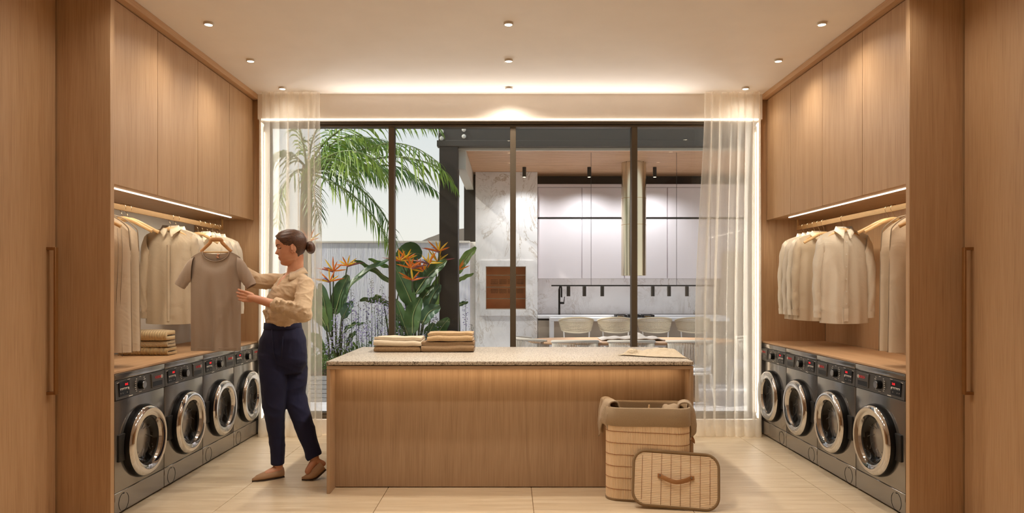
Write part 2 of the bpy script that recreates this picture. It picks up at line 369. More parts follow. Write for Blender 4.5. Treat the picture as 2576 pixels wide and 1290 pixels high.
# last row by the window is cut short
obj('ceiling', MB().box(-3.05, 3.05, -1.3, YB+.2, ZC, ZC+.25), m_plaster, kind='structure', label='plain warm beige plaster ceiling of the laundry room')
obj('wall_left', MB().box(-3.15, -XB-.002, -1.3, 6.75, -.1, ZC+.2), m_niche, kind='structure', label='grey painted wall behind the left clothes rail')
wr = obj('wall_right', MB().box(XB+.02, 3.15, -1.3, 6.75, -.1, ZC+.2), m_niche, kind='structure', label='wall of the right side behind the oak lining')
obj('wall_rear', MB().box(-3.1, 3.1, -1.4, -1.3, -.1, ZC+.2), m_wall, kind='structure', label='beige wall behind the viewer')
wb = MB()
wb.box(-2.329, 2.329, YB, YB+.28, 2.908, ZC+.2); wb.box(-3.1, -2.329, 6.612, YB+.28, 2.908, ZC+.2); wb.box(2.329, 3.1, 6.612, YB+.28, 2.908, ZC+.2)                      # bulkhead over the window
wb.box(-3.1, -2.316, 6.612, YB+.28, -.1, 2.908); wb.box(2.316, 3.1, 6.612, YB+.28, -.1, 2.908)
obj('wall_back', wb, m_wall, kind='structure', label='beige wall with bulkhead around the glass doors')
rv = MB()
rv.box(-2.315, -2.30, YB, YB+.13, .0, 2.9); rv.box(2.30, 2.315, YB, YB+.13, .0, 2.9); rv.box(-2.315, 2.315, YB-.004, YB+.10, 2.895, 2.912)
obj('trim_1', rv, m_trimw, kind='structure', label='white reveal lining the big window opening')
cb = MB(); cb.box(-2.30, 2.30, YB+.02, YB+.26, -.02, .137, .004)
obj('trim_2', cb, m_wall, kind='structure', label='low pale kerb under the sliding glass doors')

# ---- the sliding window
win = thing('window_1', 'bronze framed four panel sliding glass doors', None, (0, 6.62, .137), kind='structure')
YW = 6.62; zt = PZ(303, YW); zb = .137; zti = PZ(322, YW+.02); zbi = PZ(1036, YW)
fr = MB(); fr.box(-2.30, 2.30, YW-.05, YW+.07, zti+.022, zt+.03, .002); obj('head_rail', fr, m_bronze, win)
fr = MB(); fr.box(-2.30, 2.30, YW-.03, YW+.06, zti, zti+.020, .002); obj('head_rail', fr, m_bronze, win)
fr = MB(); fr.box(-2.30, 2.30, YW-.05, YW+.07, zb, zbi-.025, .002); obj('sill_rail', fr, m_bronze, win)
fr = MB(); fr.box(-2.30, 2.30, YW-.03, YW+.06, zbi-.025, zbi, .002); obj('sill_rail', fr, m_bronze, win)
ml = [PX(986, YW), PX(1290.5, YW), PX(1595, YW)]
for x in ml: obj('mullion', MB().box(x-.027, x+.027, YW-.03, YW+.06, zbi, zti, .003), m_bronze, win)
for x in (-2.27, 2.27): obj('jamb', MB().box(x-.03, x+.03, YW-.05, YW+.07, zbi, zti, .003), m_bronze, win)
eds = [-2.24]+ml+[2.24]
for i, (a, b) in enumerate(zip(eds, eds[1:])):
    y = YW+(.0 if i in (0, 3) else .03)
    obj('pane', MB().box(a+.02, b-.02, y, y+.006, zbi, zti), m_glass, win)

# ---- sheer curtains
def curtain(x0, x1, x0t, x1t, seed, label, nf):
    R = random.Random(seed); nx = nf*26; nz = 24; rows = []
    ks = [0]
    for _ in range(nf): ks.append(ks[-1]+R.uniform(.6, 1.5))
    ks = [k/ks[-1] for k in ks]; am = [R.uniform(.5, 1.2) for _ in range(nf+1)]; dr = [R.uniform(-.5, .5) for _ in range(nf+1)]
    for j in range(nz+1):
        v = j/nz; z = ZC-.003+(0.006-ZC)*v; row = []
        for i in range(nx+1):
            q = i/nx*nf; a = min(int(q), nf-1); f = q-a; u = lerp(ks[a], ks[a+1], f); w = (ks[a+1]-ks[a])*(x1-x0); A = lerp(am[a], am[a+1], sstep(f)); d = lerp(dr[a], dr[a+1], sstep(f))
            g = .55+.45*sstep(v*3)
            ph = 2*PI*f+.5*d*math.sin(v*2.5+a)
            y = 6.452+g*.040*A*math.cos(ph)+.006*math.sin(v*5+u*7)*v
            x = lerp(lerp(x0t, x1t, u), lerp(x0, x1, u), sstep(v*1.4)) - g*min(.030, .36*w)*A*math.sin(ph)+.006*d*math.sin(v*3)
            if v < .12: y += .006*math.sin(6*PI*f)*(1-v/.12)
            y -= .03*sstep((v-.975)/.025)*math.sin(q*3+seed)**2
            row.append((x, min(y, YB-.010), z))
        rows.append(row)
    t = thing('sheer_curtain', label, 'curtain', ((x0+x1)/2, 6.45, 0), 'sheer curtains at the glass doors')
    obj('voile', MB().grid(rows), m_sheer, t, sharp=180, recalc=False)
    hm = [[(p[0], p[1]-.002, p[2]) for p in r] for r in rows[-2:]]
    h2 = []
    for q in (0, 1): h2.append([(a[0], a[1]-.002, lerp(a[2], b[2], q)+ .002) for a, b in zip(rows[-2], rows[-1])])
    h2[0] = [(p[0], p[1], .09) for p in h2[0]]
    obj('hem', MB().grid(h2), m_sheer, t, sharp=180, recalc=False)
    return t
curtain(-2.285, -1.725, -2.26, -1.74, 3, 'cream sheer curtain on the left, behind the woman', 7)
curtain(1.70, 2.285, 1.78, 2.28, 11, 'cream sheer curtain on the right, beside the right washing machines', 7)

# ---- downlights
def downlight():
    t = thing('ceiling_downlight', 'round downlight', 'downlight', (0, 0, 0))
    obj('ring', MB().lathe([(.0255, 0), (.0255, -.016), (.031, -.017), (.033, -.013), (.033, 0)], (0, 0, 0), n=28), m_ring, t)
    obj('lens', MB().lathe([(.001, -.014), (.025, -.014), (.025, -.010), (.001, -.010)], (0, 0, 0), n=24), m_lens, t)
    return t
dl = downlight(); first = True
colname = {-2.03: 'left', -.01: 'middle', 2.10: 'right'}
rowname = {4.765: 'nearest the viewer', 5.54: 'second from the window', 6.31: 'nearest the window'}
for x in (-2.03, -.01, 2.10):
    for r in range(5):
        y = 6.31-.7725*r
        nm = ('nearest the window', 'second from the window', 'third from the window', 'above the viewer, fourth from the window', 'above the viewer, fifth from the window')[r]
        lab = 'round ceiling downlight, %s row, %s' % (colname[x], nm)
        d = dl if first else dup(dl, (0, 0, 0)); first = False
        d.location = (x, y, ZC); props(d, lab, None, 'ceiling downlights')
        lt = light('downlight_lamp', 'SPOT', (0, 0, -.03), LAMP_W*(.28, 1, 1, .6, .6)[r]*(1.5 if x == -.01 else .33), (1, .91, .79), None, spot_size=math.radians(150), spot_blend=1.0, shadow_soft_size=.05)
        lt.parent = d; lt.location = (0, 0, -.03)

# ---- light line along the lower edge of the bulkhead and beside the curtains
t = thing('window_light_line', 'thin glowing light line along the lower edge of the bulkhead above the glass doors', 'light strip', (0, 6.515, 2.895), 'light lines around the glass doors')
obj('profile', MB().box(-2.29, 2.29, 6.517, 6.5255, 2.896, 2.912), m_line, t)
lt = light('window_line_light', 'AREA', (0, 6.508, 2.904), 9.0, (1, .94, .87), t, shape='RECTANGLE', size=3.3, size_y=.012)
lt.rotation_euler = Vector((0, -.985, .17)).to_track_quat('-Z', 'Y').to_euler()
for s in (-1, 1):
    t = thing('window_light_line', 'upright glowing light line beside the %s curtain' % ('left' if s < 0 else 'right'), 'light strip', (s*2.294, 6.56, 1.5), 'light lines around the glass doors')
    obj('profile', MB().box(s*2.291, s*2.2995, 6.545, 6.59, .15, 2.88), m_line, t)
    lt = light('side_line_light', 'AREA', (s*2.285, 6.567, 1.5), 10.0, (1, .95, .87), t, shape='RECTANGLE', size=2.6, size_y=.03)
    lt.rotation_euler = (Matrix.Rotation(-s*PI/2, 4, 'Y') @ Matrix.Rotation(0, 4, 'Z')).to_euler() if False else Vector((-s, 0, 0)).to_track_quat('-Z', 'Y').to_euler()
    lt.data.size, lt.data.size_y = (.03, 2.6)

# ---- tall wardrobes that flank the view
def wardrobe(s):
    side = 'left' if s < 0 else 'right'
    t = thing('tall_wardrobe', 'tall oak wardrobe with long bronze pull at the %s edge' % side, 'wardrobe', (s*2.8, 2, 0), 'oak wardrobes in the foreground')
    obj('side_panel', MB().box(s*2.33, s*2.90, 4.127, 4.166, 0, ZC-.002, .0015), m_oak, t)
    obj('carcass', MB().box(s*2.675, s*2.90, -1.29, 4.122, 0, ZC-.002), m_oak, t)
    y = 4.120; k = 0
    while y > -1.2:
        y2 = max(y-.60, -1.28)
        d = obj('door', MB().box(s*2.645, s*2.672, y2+.0025, y-.0025, .02, ZC-.006, .0012), m_oak, t)
        if k % 2 == 0:
            hb = MB(); yy = y-.072
            hb.box(s*2.592, s*2.604, yy-.013, yy+.013, .745, 1.588, .0015)
            for z in (.745, 1.571): hb.box(s*2.604, s*2.646, yy-.013, yy+.013, z, z+.017, .001)
            obj('handle', hb, m_handle, d)
        y -= .605; k += 1
    return t
wardrobe(-1); wardrobe(1)

# ---- upper cupboards, niche lining, counter, led strips, rails
DOORY = [4.168, 4.78, 5.395, 6.005, 6.57]
for s in (-1, 1):
    side = 'left' if s < 0 else 'right'
    for i in range(4):
        a, b = DOORY[i], DOORY[i+1]
        nm = ('nearest the viewer', 'second from the viewer', 'third from the viewer', 'next to the curtain')[i]
        t = thing('upper_cupboard', 'handleless oak upper cupboard on the %s wall, %s' % (side, nm), 'cupboard', (s*2.65, (a+b)/2, 1.98), 'oak upper cupboards')
        obj('carcass', MB().box(s*2.402, s*XB, a+.001, b-.001, 1.984, ZC-.001), m_oak, t)
        obj('door', MB().box(s*XD, s*2.40, a+.0022, b-.0022, 1.98, 3.088, .001), m_oak, t)
    obj('trim_%d' % (3 if s < 0 else 4), MB().box(s*XF, s*2.401, Y0, 6.61, 3.094, ZC-.0005, .001), m_oak_y, kind='structure', label='oak cornice strip along the top of the %s cupboards' % side)
    # end panel by the curtain
    t = obj('niche_end_panel', MB().box(s*XF, s*XB, Y1+.001, 6.61, 0, 3.093, .0015), m_oak, None, 'upright oak panel closing the %s clothes niche beside the curtain' % side, 'panel', 'oak end panels')
    if s > 0: obj('niche_back_panel', MB().box(XB+.001, XB+.019, Y0, Y1, ZCT+.001, 1.982), m_oak, None, 'oak lining behind the shirts on the right rail', 'panel')
    # under-cupboard led
    t = thing('led_strip', 'glowing led strip under the %s upper cupboards' % side, 'light strip', (s*2.49, 5.24, 1.98), 'led strips')
    obj('diffuser', MB().box(s*2.483, s*2.497, Y0+.01, 6.31, 1.978, 1.9838), m_led, t)
    lt = light('led_light', 'AREA', (s*2.49, 5.24, 1.970), 4.8, (1, .87, .68), t, shape='RECTANGLE', size=.02, size_y=2.1)
    # counter and dividers
    t = thing('laundry_counter', 'oak counter over the %s row of washing machines' % side, 'counter', (s*2.63, 5.37, .845), 'oak laundry counters')
    obj('worktop', MB().box(s*2.337, s*(XB-.0), Y0, Y1, .8465, ZCT, .001), m_oak_y, t)
    for k in range(1, 4): obj('divider', MB().box(s*2.345, s*2.9, Y0+k*.6005-.0045, Y0+k*.6005+.0045, 0, .846), m_oak, t)
    # clothes rail
    t = thing('clothes_rail', 'flat brass clothes rail under the %s cupboards' % side, 'clothes rail', (s*2.575, 5.3, 1.866), 'brass clothes rails')
    obj('bar', MB().box(s*2.568, s*2.582, Y0+.002, 6.34, 1.868, 1.906, .0015), m_brass, t)
    for y in (4.25, 6.333): obj('bracket', MB().box(s*2.568, s*2.582, y-.006, y+.006, 1.907, 1.9835, .001), m_brass, t)

# ---- washing machines (built facing -x for the right row, mirrored for the left row)
def txt(body, size, extr=.0004):
    c = bpy.data.curves.new('t', 'FONT'); c.body = body; c.size = size; c.extrude = extr; c.align_x = 'CENTER'; c.align_y = 'CENTER'
    o = bpy.data.objects.new('t', c); COL.objects.link(o); dg = bpy.context.evaluated_depsgraph_get(); dg.update()
    me = bpy.data.meshes.new_from_object(o.evaluated_get(dg)); mb = MB().add([p.co[:] for p in me.vertices], [tuple(q.vertices) for q in me.polygons])
    bpy.data.objects.remove(o); bpy.data.curves.remove(c); bpy.data.meshes.remove(me); return mb
def onface(mb, y, z, x):       # lettering on a face looking towards -x : reading direction is -y
    mb.v = [(x-p[2], y-p[0], z+p[1]) for p in mb.v]; return mb
def washer(mir):
    g = lambda mb: (mb.mirror(0) if mir else mb)
    t = thing('washing_machine', 'machine', 'washing machine')
    w = .297
    obj('body', g(MB().box(.012, .56, -w, w, .012, .80, .004)), m_graph, t)
    obj('front_panel', g(MB().box(0, .014, -w+.001, w-.001, .140, .686, .004, 2)), m_graph, t)
    pl = obj('plinth', g(MB().box(0, .014, -w+.001, w-.001, .014, .138, .003)), m_graph, t)
    fl = MB().lathe([(.056, -.0012), (.056, .002), (.0535, .002), (.0535, -.0012)], (0, -.2, .068), 'X', 40)
    obj('service_flap', g(fl), m_black, pl)
    obj('flap_notch', g(MB().box(-.002, .001, -.206, -.194, .116, .121)), m_black, pl)
    obj('feet', g(MB().cyl((.06, -.25, 0), (.06, -.25, .014), .02).cyl((.06, .25, 0), (.06, .25, .014), .02).cyl((.5, -.25, 0), (.5, -.25, .014), .02).cyl((.5, .25, 0), (.5, .25, .014), .02)), m_black, t)
    obj('lid', g(MB().box(-.004, .58, -w, w, .807, .845, .005, 2)), m_graph, t)
    # control panel, sloped a little
    cp = obj('control_panel', g(MB().loft([[(-.006, y, .69), (.0, y, .804), (.03, y, .804), (.03, y, .69)] for y in (-w, w)])), m_graph2, t)
    X = -.0062
    obj('screen', g(MB().box(X-.002, .002, -.262, -.150, .706, .792, .001)), m_black, cp)
    dg = txt('2:18', .019); obj('digits', g(onface(dg, -.184, .773, X-.003)), m_red, cp)
    obj('screen_marks', g(MB().box(X-.0028, X-.0018, -.255, -.158, .7515, .7545).box(X-.0028, X-.0018, -.160, -.155, .738, .7515)
        .add(*sum_boxes([(X-.0028, X-.0018, -.25+.0165*i, -.2455+.0165*i, .743, .7515) for i in range(6)]))
        .box(X-.0028, X-.0018, -.248, -.244, .722, .726).box(X-.0028, X-.0018, -.226, -.222, .722, .726).box(X-.0028, X-.0018, -.178, -.174, .722, .726)), m_whitep, cp)
    obj('dial', g(MB().lathe([(.0005, -.034), (.025, -.034), (.0275, -.031), (.0275, 0), (.031, .004)], (0, -.02, .748), 'X', 36)), m_black, cp)
    obj('dial_face', g(MB().lathe([(.0005, -.0352), (.0225, -.0352), (.0245, -.0335)], (0, -.02, .748), 'X', 32)), m_graph, cp)
    mk = MB()
    for sy in (-1, 1):
        for i in range(7):
            z = .712+i*.0125; q = .041+.006*math.cos((i-3)*.6)
            a = -.02+sy*q; mk.box(X-.0008, X+.0004, a, a+sy*(.012+.007*((i*37) % 3)/2), z, z+.0036)
    mk.box(X-.0008, X+.0004, -.036, -.004, .703, .706).box(X-.0008, X+.0004, -.03, -.012, .797, .8)
    obj('dial_marks', g(mk), m_whitep, cp)
    obj('small_print', g(MB().box(X-.0006, X+.0004, -.152, -.110, .694, .6985).box(X-.0004, X+.0006, -.17, -.14, .798, .8005).box(X-.0004, X+.0006, -.285, -.262, .790, .793)), m_whitep, cp)
    dr = obj('detergent_drawer', g(MB().box(X-.004, .004, .118, .262, .704, .796, .003)), m_graph2, cp)
    obj('drawer_grip', g(MB().box(X-.0046, X-.003, .128, .252, .712, .744, .0006)), m_black, cp)
    obj('logo_bar', g(onface(txt('BOSCH', .024), .196, .768, X-.0048)), m_redp, cp)
    obj('logo_ring', g(MB().lathe([(.0115, -.001), (.0115, .001), (.0085, .001), (.0085, -.001), (.0115, -.001)], (X-.0045, .246, .768), 'X', 20).box(X-.0055, X-.0044, .2425, .2445, .762, .774).box(X-.0055, X-.0044, .2495, .2515, .762, .774)), m_whitep, cp)
    # porthole door
    Zc = .395; D = (0, 0.005, Zc)
    dd = obj('door_rim', g(MB().lathe([(.205, .004), (.226, .002), (.2275, -.016), (.222, -.036), (.20, -.038)], D, 'X', 64)), m_black, t)
    obj('chrome_ring', g(MB().lathe([(.216, -.034), (.2195, -.042), (.215, -.055), (.203, -.064), (.172, -.063), (.156, -.053), (.150, -.036)], D, 'X', 64)), m_chrome, dd)
    obj('gasket', g(MB().lathe([(.154, -.040), (.146, -.030), (.142, -.012)], D, 'X', 56)), m_blackm, dd)
    obj('porthole_glass', g(MB().lathe([(.151, -.034), (.138, -.020), (.11, .000), (.06, .008), (.0008, .010)], D, 'X', 56)), m_doorglass, dd)
    drum = MB()
    for k in range(9):
        a = k*2*PI/9; drum.cap((.0-.012, .115*math.cos(a), Zc+.115*math.sin(a)), (-.0-.008, .075*math.cos(a+.3), Zc+.075*math.sin(a+.3)), .0025, .0016, 6)
    obj('drum_ribs', g(drum), m_graph2, dd)
    obj('door_handle', g(MB().box(-.014, .002, -.272, -.200, .318, .482, .006, 2)), m_blackm, dd)
    return t
def sum_boxes(bs):
    q = MB()
    for b in bs: q.box(*b)
    return q.v, q.f
for s in (-1, 1):
    side = 'left' if s < 0 else 'right'; base = washer(s < 0)
    for i in range(4):
        y = Y0+.30+i*.6005; nm = ('nearest the viewer', 'second from the viewer', 'third from the viewer', 'last, beside the curtain')[i]
        if s < 0 and i == 3: nm = 'last, partly behind the woman'
        lab = 'graphite front-loading washing machine in the %s row, %s' % (side, nm)
        if i == 0: base.location = (s*XF, y, 0); props(base, lab, None, '%s row of washing machines' % side)
        else: dup(base, (s*XF, y, 0), 0, lab, '%s row of washing machines' % side)

# ---- island
IX, IY0, IY1 = 1.207, 4.655, 5.77
isl = thing('laundry_island', 'oak laundry island with recessed front and granite top', 'island', (0, 5.2, 0))
obj('top_board', MB().box(-IX, IX, IY0, IY1, .819, .842, .0015), m_oak_ix, isl)
for s in (-1, 1): obj('side_panel', MB().box(s*IX, s*(IX-.022), IY0, IY1, 0, .8185, .0015), m_oak_i, isl)
obj('front_panel', MB().box(-IX+.023, IX-.023, 4.803, 4.822, .006, .8185), m_oak_i, isl)
obj('back_panel', MB().box(-IX+.023, IX-.023, IY1-.04, IY1-.02, .006, .8185), m_oak_i, isl)
obj('shadow_gap', MB().box(-IX+.03, IX-.03, IY0+.03, IY1-.03, .842, .8475), m_blackm, isl)
obj('granite_slab', MB().box(-IX, IX, IY0-.006, IY1+.004, .8475, .872, .003, 2), m_granite, isl)
dif = obj('led_profile', MB().box(-IX+.05, IX-.05, 4.740, 4.750, .8135, .8188), m_led2, isl)
light('island_led', 'AREA', (0, 4.745, .812), 1.2, (1, .74, .46), isl, shape='RECTANGLE', size=2.28, size_y=.016)
# ================================================================== clothes on the rails
m_linen = fabric('oat_linen', (200, 184, 160), wr=.35, ns=7)
m_linen2 = fabric('pale_linen', (214, 204, 188), wr=.35, ns=7)
m_shirtw = fabric('cream_cotton', (226, 216, 198), wr=.3, ns=8)
m_bag = fabric('garment_bag_canvas', (216, 200, 178), wr=.45, ns=5)
m_pipe = fabric('bag_piping', (150, 132, 110))
m_taupe = fabric('taupe_jersey', (166, 148, 132), wr=.18, ns=4)
m_seam = fabric('taupe_rib', (158, 138, 120))
ZR = 1.915                                   # top of the hooks on the rail
def hanger(mat=None, span=.205, hook=True, zn=1.815, drop=.085, yaw=0):
    """wooden hanger in the xz plane, origin at the rail point"""
    t = thing('clothes_hanger', 'wooden hanger', 'hanger')
    pts = [(-span, 0, zn-drop), (-span*.72, 0, zn-drop*.66), (-span*.4, 0, zn-drop*.26), (-.035, 0, zn-.004), (0, 0, zn), (.035, 0, zn-.004), (span*.4, 0, zn-drop*.26), (span*.72, 0, zn-drop*.66), (span, 0, zn-drop)]
    path = catmull([(a, b, c-ZR) for a, b, c in pts], 4); m = len(path)
    obj('body', MB().tube(path, lambda u: .0150-.005*abs(2*u-1)+.002*max(0, abs(2*u-1)-.9)*10, 10, .5, up=(0, 0, 1)), mat or m_hang, t, sharp=60)
    hk = [(0, 0, zn-ZR), (0, 0, -.055)]+[(.0, .021*math.sin(a)-.0+.0, -.02+.024*math.cos(a)-.002) for a in [math.radians(q) for q in (-150, -110, -70, -30, 10, 50, 90, 125)]]
    hk = [(0, 0, zn-ZR), (0, 0, -.075), (-.006, 0, -.062)]
    for q in range(-120, 121, 24): hk.append((.0245*math.sin(math.radians(q)), 0, -.026+.026*math.cos(math.radians(q))))
    obj('hook', MB().tube(hk, .0017, 6), m_wire, t, sharp=180)
    return t
def garment(mb, hs, hb, hh, zs, zn, zh, nk, nf, nb, dep, fold=.006, seed=0, n=44, m=26, front=True, back=True, tail=0):
    sides = ([-1] if front else [])+([1] if back else [])
    for sg in sides:
        rows = []
        for j in range(m+1):
            v = (j/m)**1.25; row = []
            for i in range(n+1):
                u = -1+2*i/n; au = abs(u)*hs
                if au < nk: q = au/nk; zt = zn-(nf if sg < 0 else nb)*math.sqrt(max(0, 1-q*q))
                else: q = (au-nk)/(hs-nk); zt = zn+(zs-zn)*(.75*q+.25*q**4)
                ze = zh+tail*(1-u*u)*(-1 if sg > 0 else -.6)
                z = zt+(ze-zt)*v; f = (zs-z)/(zs-zh)
                hw = interp([(-.3, hs), (.02, hs), (.18, hb), (.6, lerp(hb, hh, .45)), (1, hh)], f)
                g = sstep(v/.16)*.8+.2*v
                if au < nk: g = max(g, .25*(1-au/nk))
                y = sg*dep*(max(0, 1-u*u)**.5)*g
                fd = fold*sstep(v*1.6)*(1-u*u)**.5
                y += fd*(math.sin(u*7.3+seed+2.2*v)+.6*math.sin(u*13.7+seed*2.3-1.4*v))*(1 if sg < 0 else .8)
                x = u*hw+.5*fd*math.sin(v*9+seed+u*3)
                row.append((x, y, z))
            rows.append(row)
        mb.grid(rows)
    return mb
def sleeve(mb, s, top, bot, dep, seed=0, n=18, wr=.003, steps=6):
    """tube whose outline in the hanging plane is given by an outer (top) and an inner (bottom) edge"""
    T = catmull([(s*a, 0, z) for a, z in top], steps); B = catmull([(s*a, 0, z) for a, z in bot], steps); m = len(T); rings = []
    for i in range(m):
        u = i/(m-1); c = (T[i]+B[i])/2; h = (T[i]-B[i])/2; d = lerp(dep[0], dep[1], u)
        rings.append([c+h*math.cos(2*PI*k/n)+Vector((wr*math.sin(8*u*PI+k*.8+seed), d*math.sin(2*PI*k/n)+wr*1.6*math.sin(6*u*PI+seed+k*1.1)*u, 0)) for k in range(n)])
    return mb.loft(rings, True, False, False)
def collar(mb, nk, dp, zn, h=.03, tip=.055, gap=.0, y0=0):
    N = 36; r0, r1, r2 = [], [], []
    for i in range(N+1):
        a = lerp(-PI/2+gap, 1.5*PI-gap, i/N)         # starts and ends at the front (-y)
        fr = max(0, -math.sin(a)); c, s = math.cos(a), math.sin(a)
        r0.append((nk*1.0*c, y0+dp*s, zn-.012-.028*fr)); r1.append((nk*.97*c, y0+dp*.95*s, zn+h-.030*fr))
        k = 1.22+.25*fr**3
        r2.append((nk*k*c+(math.copysign(.016, c) if fr > .93 else 0), y0+dp*(1.25+.15*fr)*s-.004, zn-.010-.03*fr-tip*.6*fr**6))
    return mb.grid([r0, r1, r2])
def shirt(name_mat, seed, long=.715, front=True, sw=.185, label='', yaw=0):
    R = random.Random(seed); t = thing('long_sleeved_shirt', label, 'shirt')
    zs, zn = 1.752-ZR, 1.806-ZR; zh = 1.80-long-ZR
    obj('torso', garment(MB(), sw, sw-.012, sw-.008+R.uniform(0, .012), zs, zn, zh, .062, .035, .012, .036, .008, seed, tail=.012), name_mat, t, sharp=180)
    for s in (-1, 1):
        e = R.uniform(-.012, .012)
        sl = sleeve(MB(), s, [(sw-.012, zs+.012), (sw+.022, zs-.05), (sw+.040+e, zs-.2), (sw+.046+e, zs-.4), (sw+.038+e, zs-.585)], [(sw-.035, zs-.12), (sw-.030, zs-.15), (sw-.022+e, zs-.26), (sw-.012+e, zs-.42), (sw-.018+e, zs-.59)], (.034, .024), seed+s)
        so = obj('sleeve', sl, name_mat, t, sharp=180)
        obj('cuff', sleeve(MB(), s, [(sw+.040+e, zs-.575), (sw+.037+e, zs-.625)], [(sw-.021+e, zs-.58), (sw-.018+e, zs-.63)], (.026, .026), seed, wr=.0005, steps=3), name_mat, so, sharp=60)
    obj('collar', collar(MB(), .062, .036, zn, .024, .06 if front else .05, .10), name_mat, t, sharp=180)
    if front:
        pk = [[(x, -.0385-.004*math.sin(z*9)-.002*(x > 0), zn-.05+(zh+.012-zn+.05)*z) for x in (-.016, .016)] for z in [i/16 for i in range(17)]]
        obj('placket', MB().grid(pk), name_mat, t)
        for k in range(6): obj('button', MB().lathe([(.0005, -.0015), (.0055, -.0015), (.0055, 0)], (0, -.047, zn-.10-k*.095), 'Y', 10), m_whitep, t)
    else:
        pk = [[(x, -.042-.006*(i % 2), zn-.13+(zh+.02-zn+.13)*z) for i, x in enumerate((-.012, 0, .012))] for z in [i/12 for i in range(13)]]
        obj('back_pleat', MB().grid(pk), name_mat, t)
    return t
def garment_bag(label):
    t = thing('garment_bag', label, 'garment bag')
    hs = .208; zs, zn, zh = 1.70-ZR, 1.822-ZR, .955-ZR
    b = garment(MB(), hs, hs+.012, hs+.02, zs, zn, zh, .03, .004, .004, .045, .006, 4.0)
    obj('cover', b, m_bag, t, sharp=180)
    rows = [[(x, y, zh+.002) for x in [(-hs-.02)*math.cos(a) for a in [PI*i/20 for i in range(21)]]] for y in (-.03, .03)]
    for s in (-1, 1):
        P = [(s*.03, 0, zn), (s*.11, 0, zn-.022), (s*.19, 0, zs+.042), (s*(hs+.002), 0, zs-.02), (s*(hs+.010), 0, zs-.25), (s*(hs+.018), 0, zh)]
        obj('piping', MB().tube(catmull(P, 5), .0035, 6), m_pipe, t, sharp=180)
    for x in (.09, .155, .176, -.09): 
        P = [(x, -.047-.0*k, zn-.06-(abs(x)*.25)+(zh-zn+.08)*k/8) for k in range(9)]
        obj('seam', MB().tube([(p[0]+.006*math.sin(i), p[1]*((1-(p[0]/hs)**2)**.5)-.004, p[2]) for i, p in enumerate(P)], .0016, 5), m_pipe, t, sharp=180)
    return t
NAT = 'natural wood coat hanger'
XR = 2.575
def put(o, s, y, rz=0, label=None, group=None, dz=0, dx=0):
    o.location = (s*XR+dx, y, ZR+dz); o.rotation_euler = (0, 0, rz); return props(o, label, None, group)
h0 = hanger(); h1 = hanger(span=.160, zn=1.800, drop=.075); b0 = garment_bag('x'); sF = shirt(m_linen2, 5, front=True, label='x'); sB = shirt(m_linen, 9, front=False, label='x')
sF2 = shirt(m_shirtw, 21, front=True, label='x'); used = set()
def inst(o, *a, **k):
    c = o if o.name not in used else copy_tree(o); used.add(o.name); return put(c, *a, **k)
inst(h0, -1, 4.30, .05, NAT+' nearest the viewer on the left rail', 'wooden hangers')
inst(b0, -1, 4.39, .03, 'beige garment bag nearest the viewer on the left rail', 'garment bags')
inst(b0, -1, 4.505, -.03, 'beige garment bag behind the first one on the left rail', 'garment bags')
inst(h0, -1, 4.70, -.06, 'empty '+NAT+' beside the left garment bags, front of two', 'wooden hangers')
inst(h0, -1, 4.77, .03, 'empty '+NAT+' beside the left garment bags, rear of two', 'wooden hangers')
inst(sB, -1, 5.367, .05, 'oat linen shirt seen from the back, left of the grey T-shirt', 'shirts on the left rail')
inst(h1, -1, 5.367, .05, NAT+' holding the shirt seen from the back on the left', 'wooden hangers')
inst(sF2, -1, 5.46, .02, 'cream shirt tucked right behind the oat shirt on the left rail', 'shirts on the left rail')
inst(h1, -1, 5.46, .02, NAT+' of the cream shirt tucked behind the oat one', 'wooden hangers')
inst(h1, -1, 5.84, .10, 'empty '+NAT+' in front of the far shirts on the left rail', 'wooden hangers')
for i, y in enumerate((5.93, 6.03, 6.13, 6.24)):
    o = ('first', 'second', 'third', 'last')[i]
    inst((sF2, sF, sF2, sF)[i], -1, y, .04-.03*i, 'pale shirt, %s of the far four on the left rail' % o, 'shirts on the left rail')
    inst(h1, -1, y, .04-.03*i, NAT+' of the %s far shirt on the left rail' % o, 'wooden hangers')
# right rail
inst(h0, 1, 4.30, -.05, NAT+' nearest the viewer on the right rail', 'wooden hangers')
inst(b0, 1, 4.39, -.03, 'beige garment bag nearest the viewer on the right rail', 'garment bags')
inst(b0, 1, 4.51, .03, 'beige garment bag behind the first one on the right rail', 'garment bags')
inst(h0, 1, 4.745, .08, 'empty '+NAT+' beside the right garment bags, front of two', 'wooden hangers')
inst(h0, 1, 4.815, -.02, 'empty '+NAT+' beside the right garment bags, rear of two', 'wooden hangers')
inst(sF, 1, 5.457, -.05, 'pale buttoned shirt hanging alone in the middle of the right rail', 'shirts on the right rail')
inst(h1, 1, 5.457, -.05, NAT+' holding the lone buttoned shirt on the right', 'wooden hangers')
inst(h1, 1, 5.80, -.10, 'empty '+NAT+' in front of the far shirts on the right rail', 'wooden hangers')
for i, y in enumerate((5.89, 5.98, 6.08, 6.19)):
    o = ('first', 'second', 'third', 'last')[i]
    inst((sB, sF2, sF, sF2)[i], 1, y, -.04+.03*i, 'pale shirt, %s of the far four on the right rail' % o, 'shirts on the right rail')
    inst(h1, 1, y, -.04+.03*i, NAT+' of the %s far shirt on the right rail' % o, 'wooden hangers')

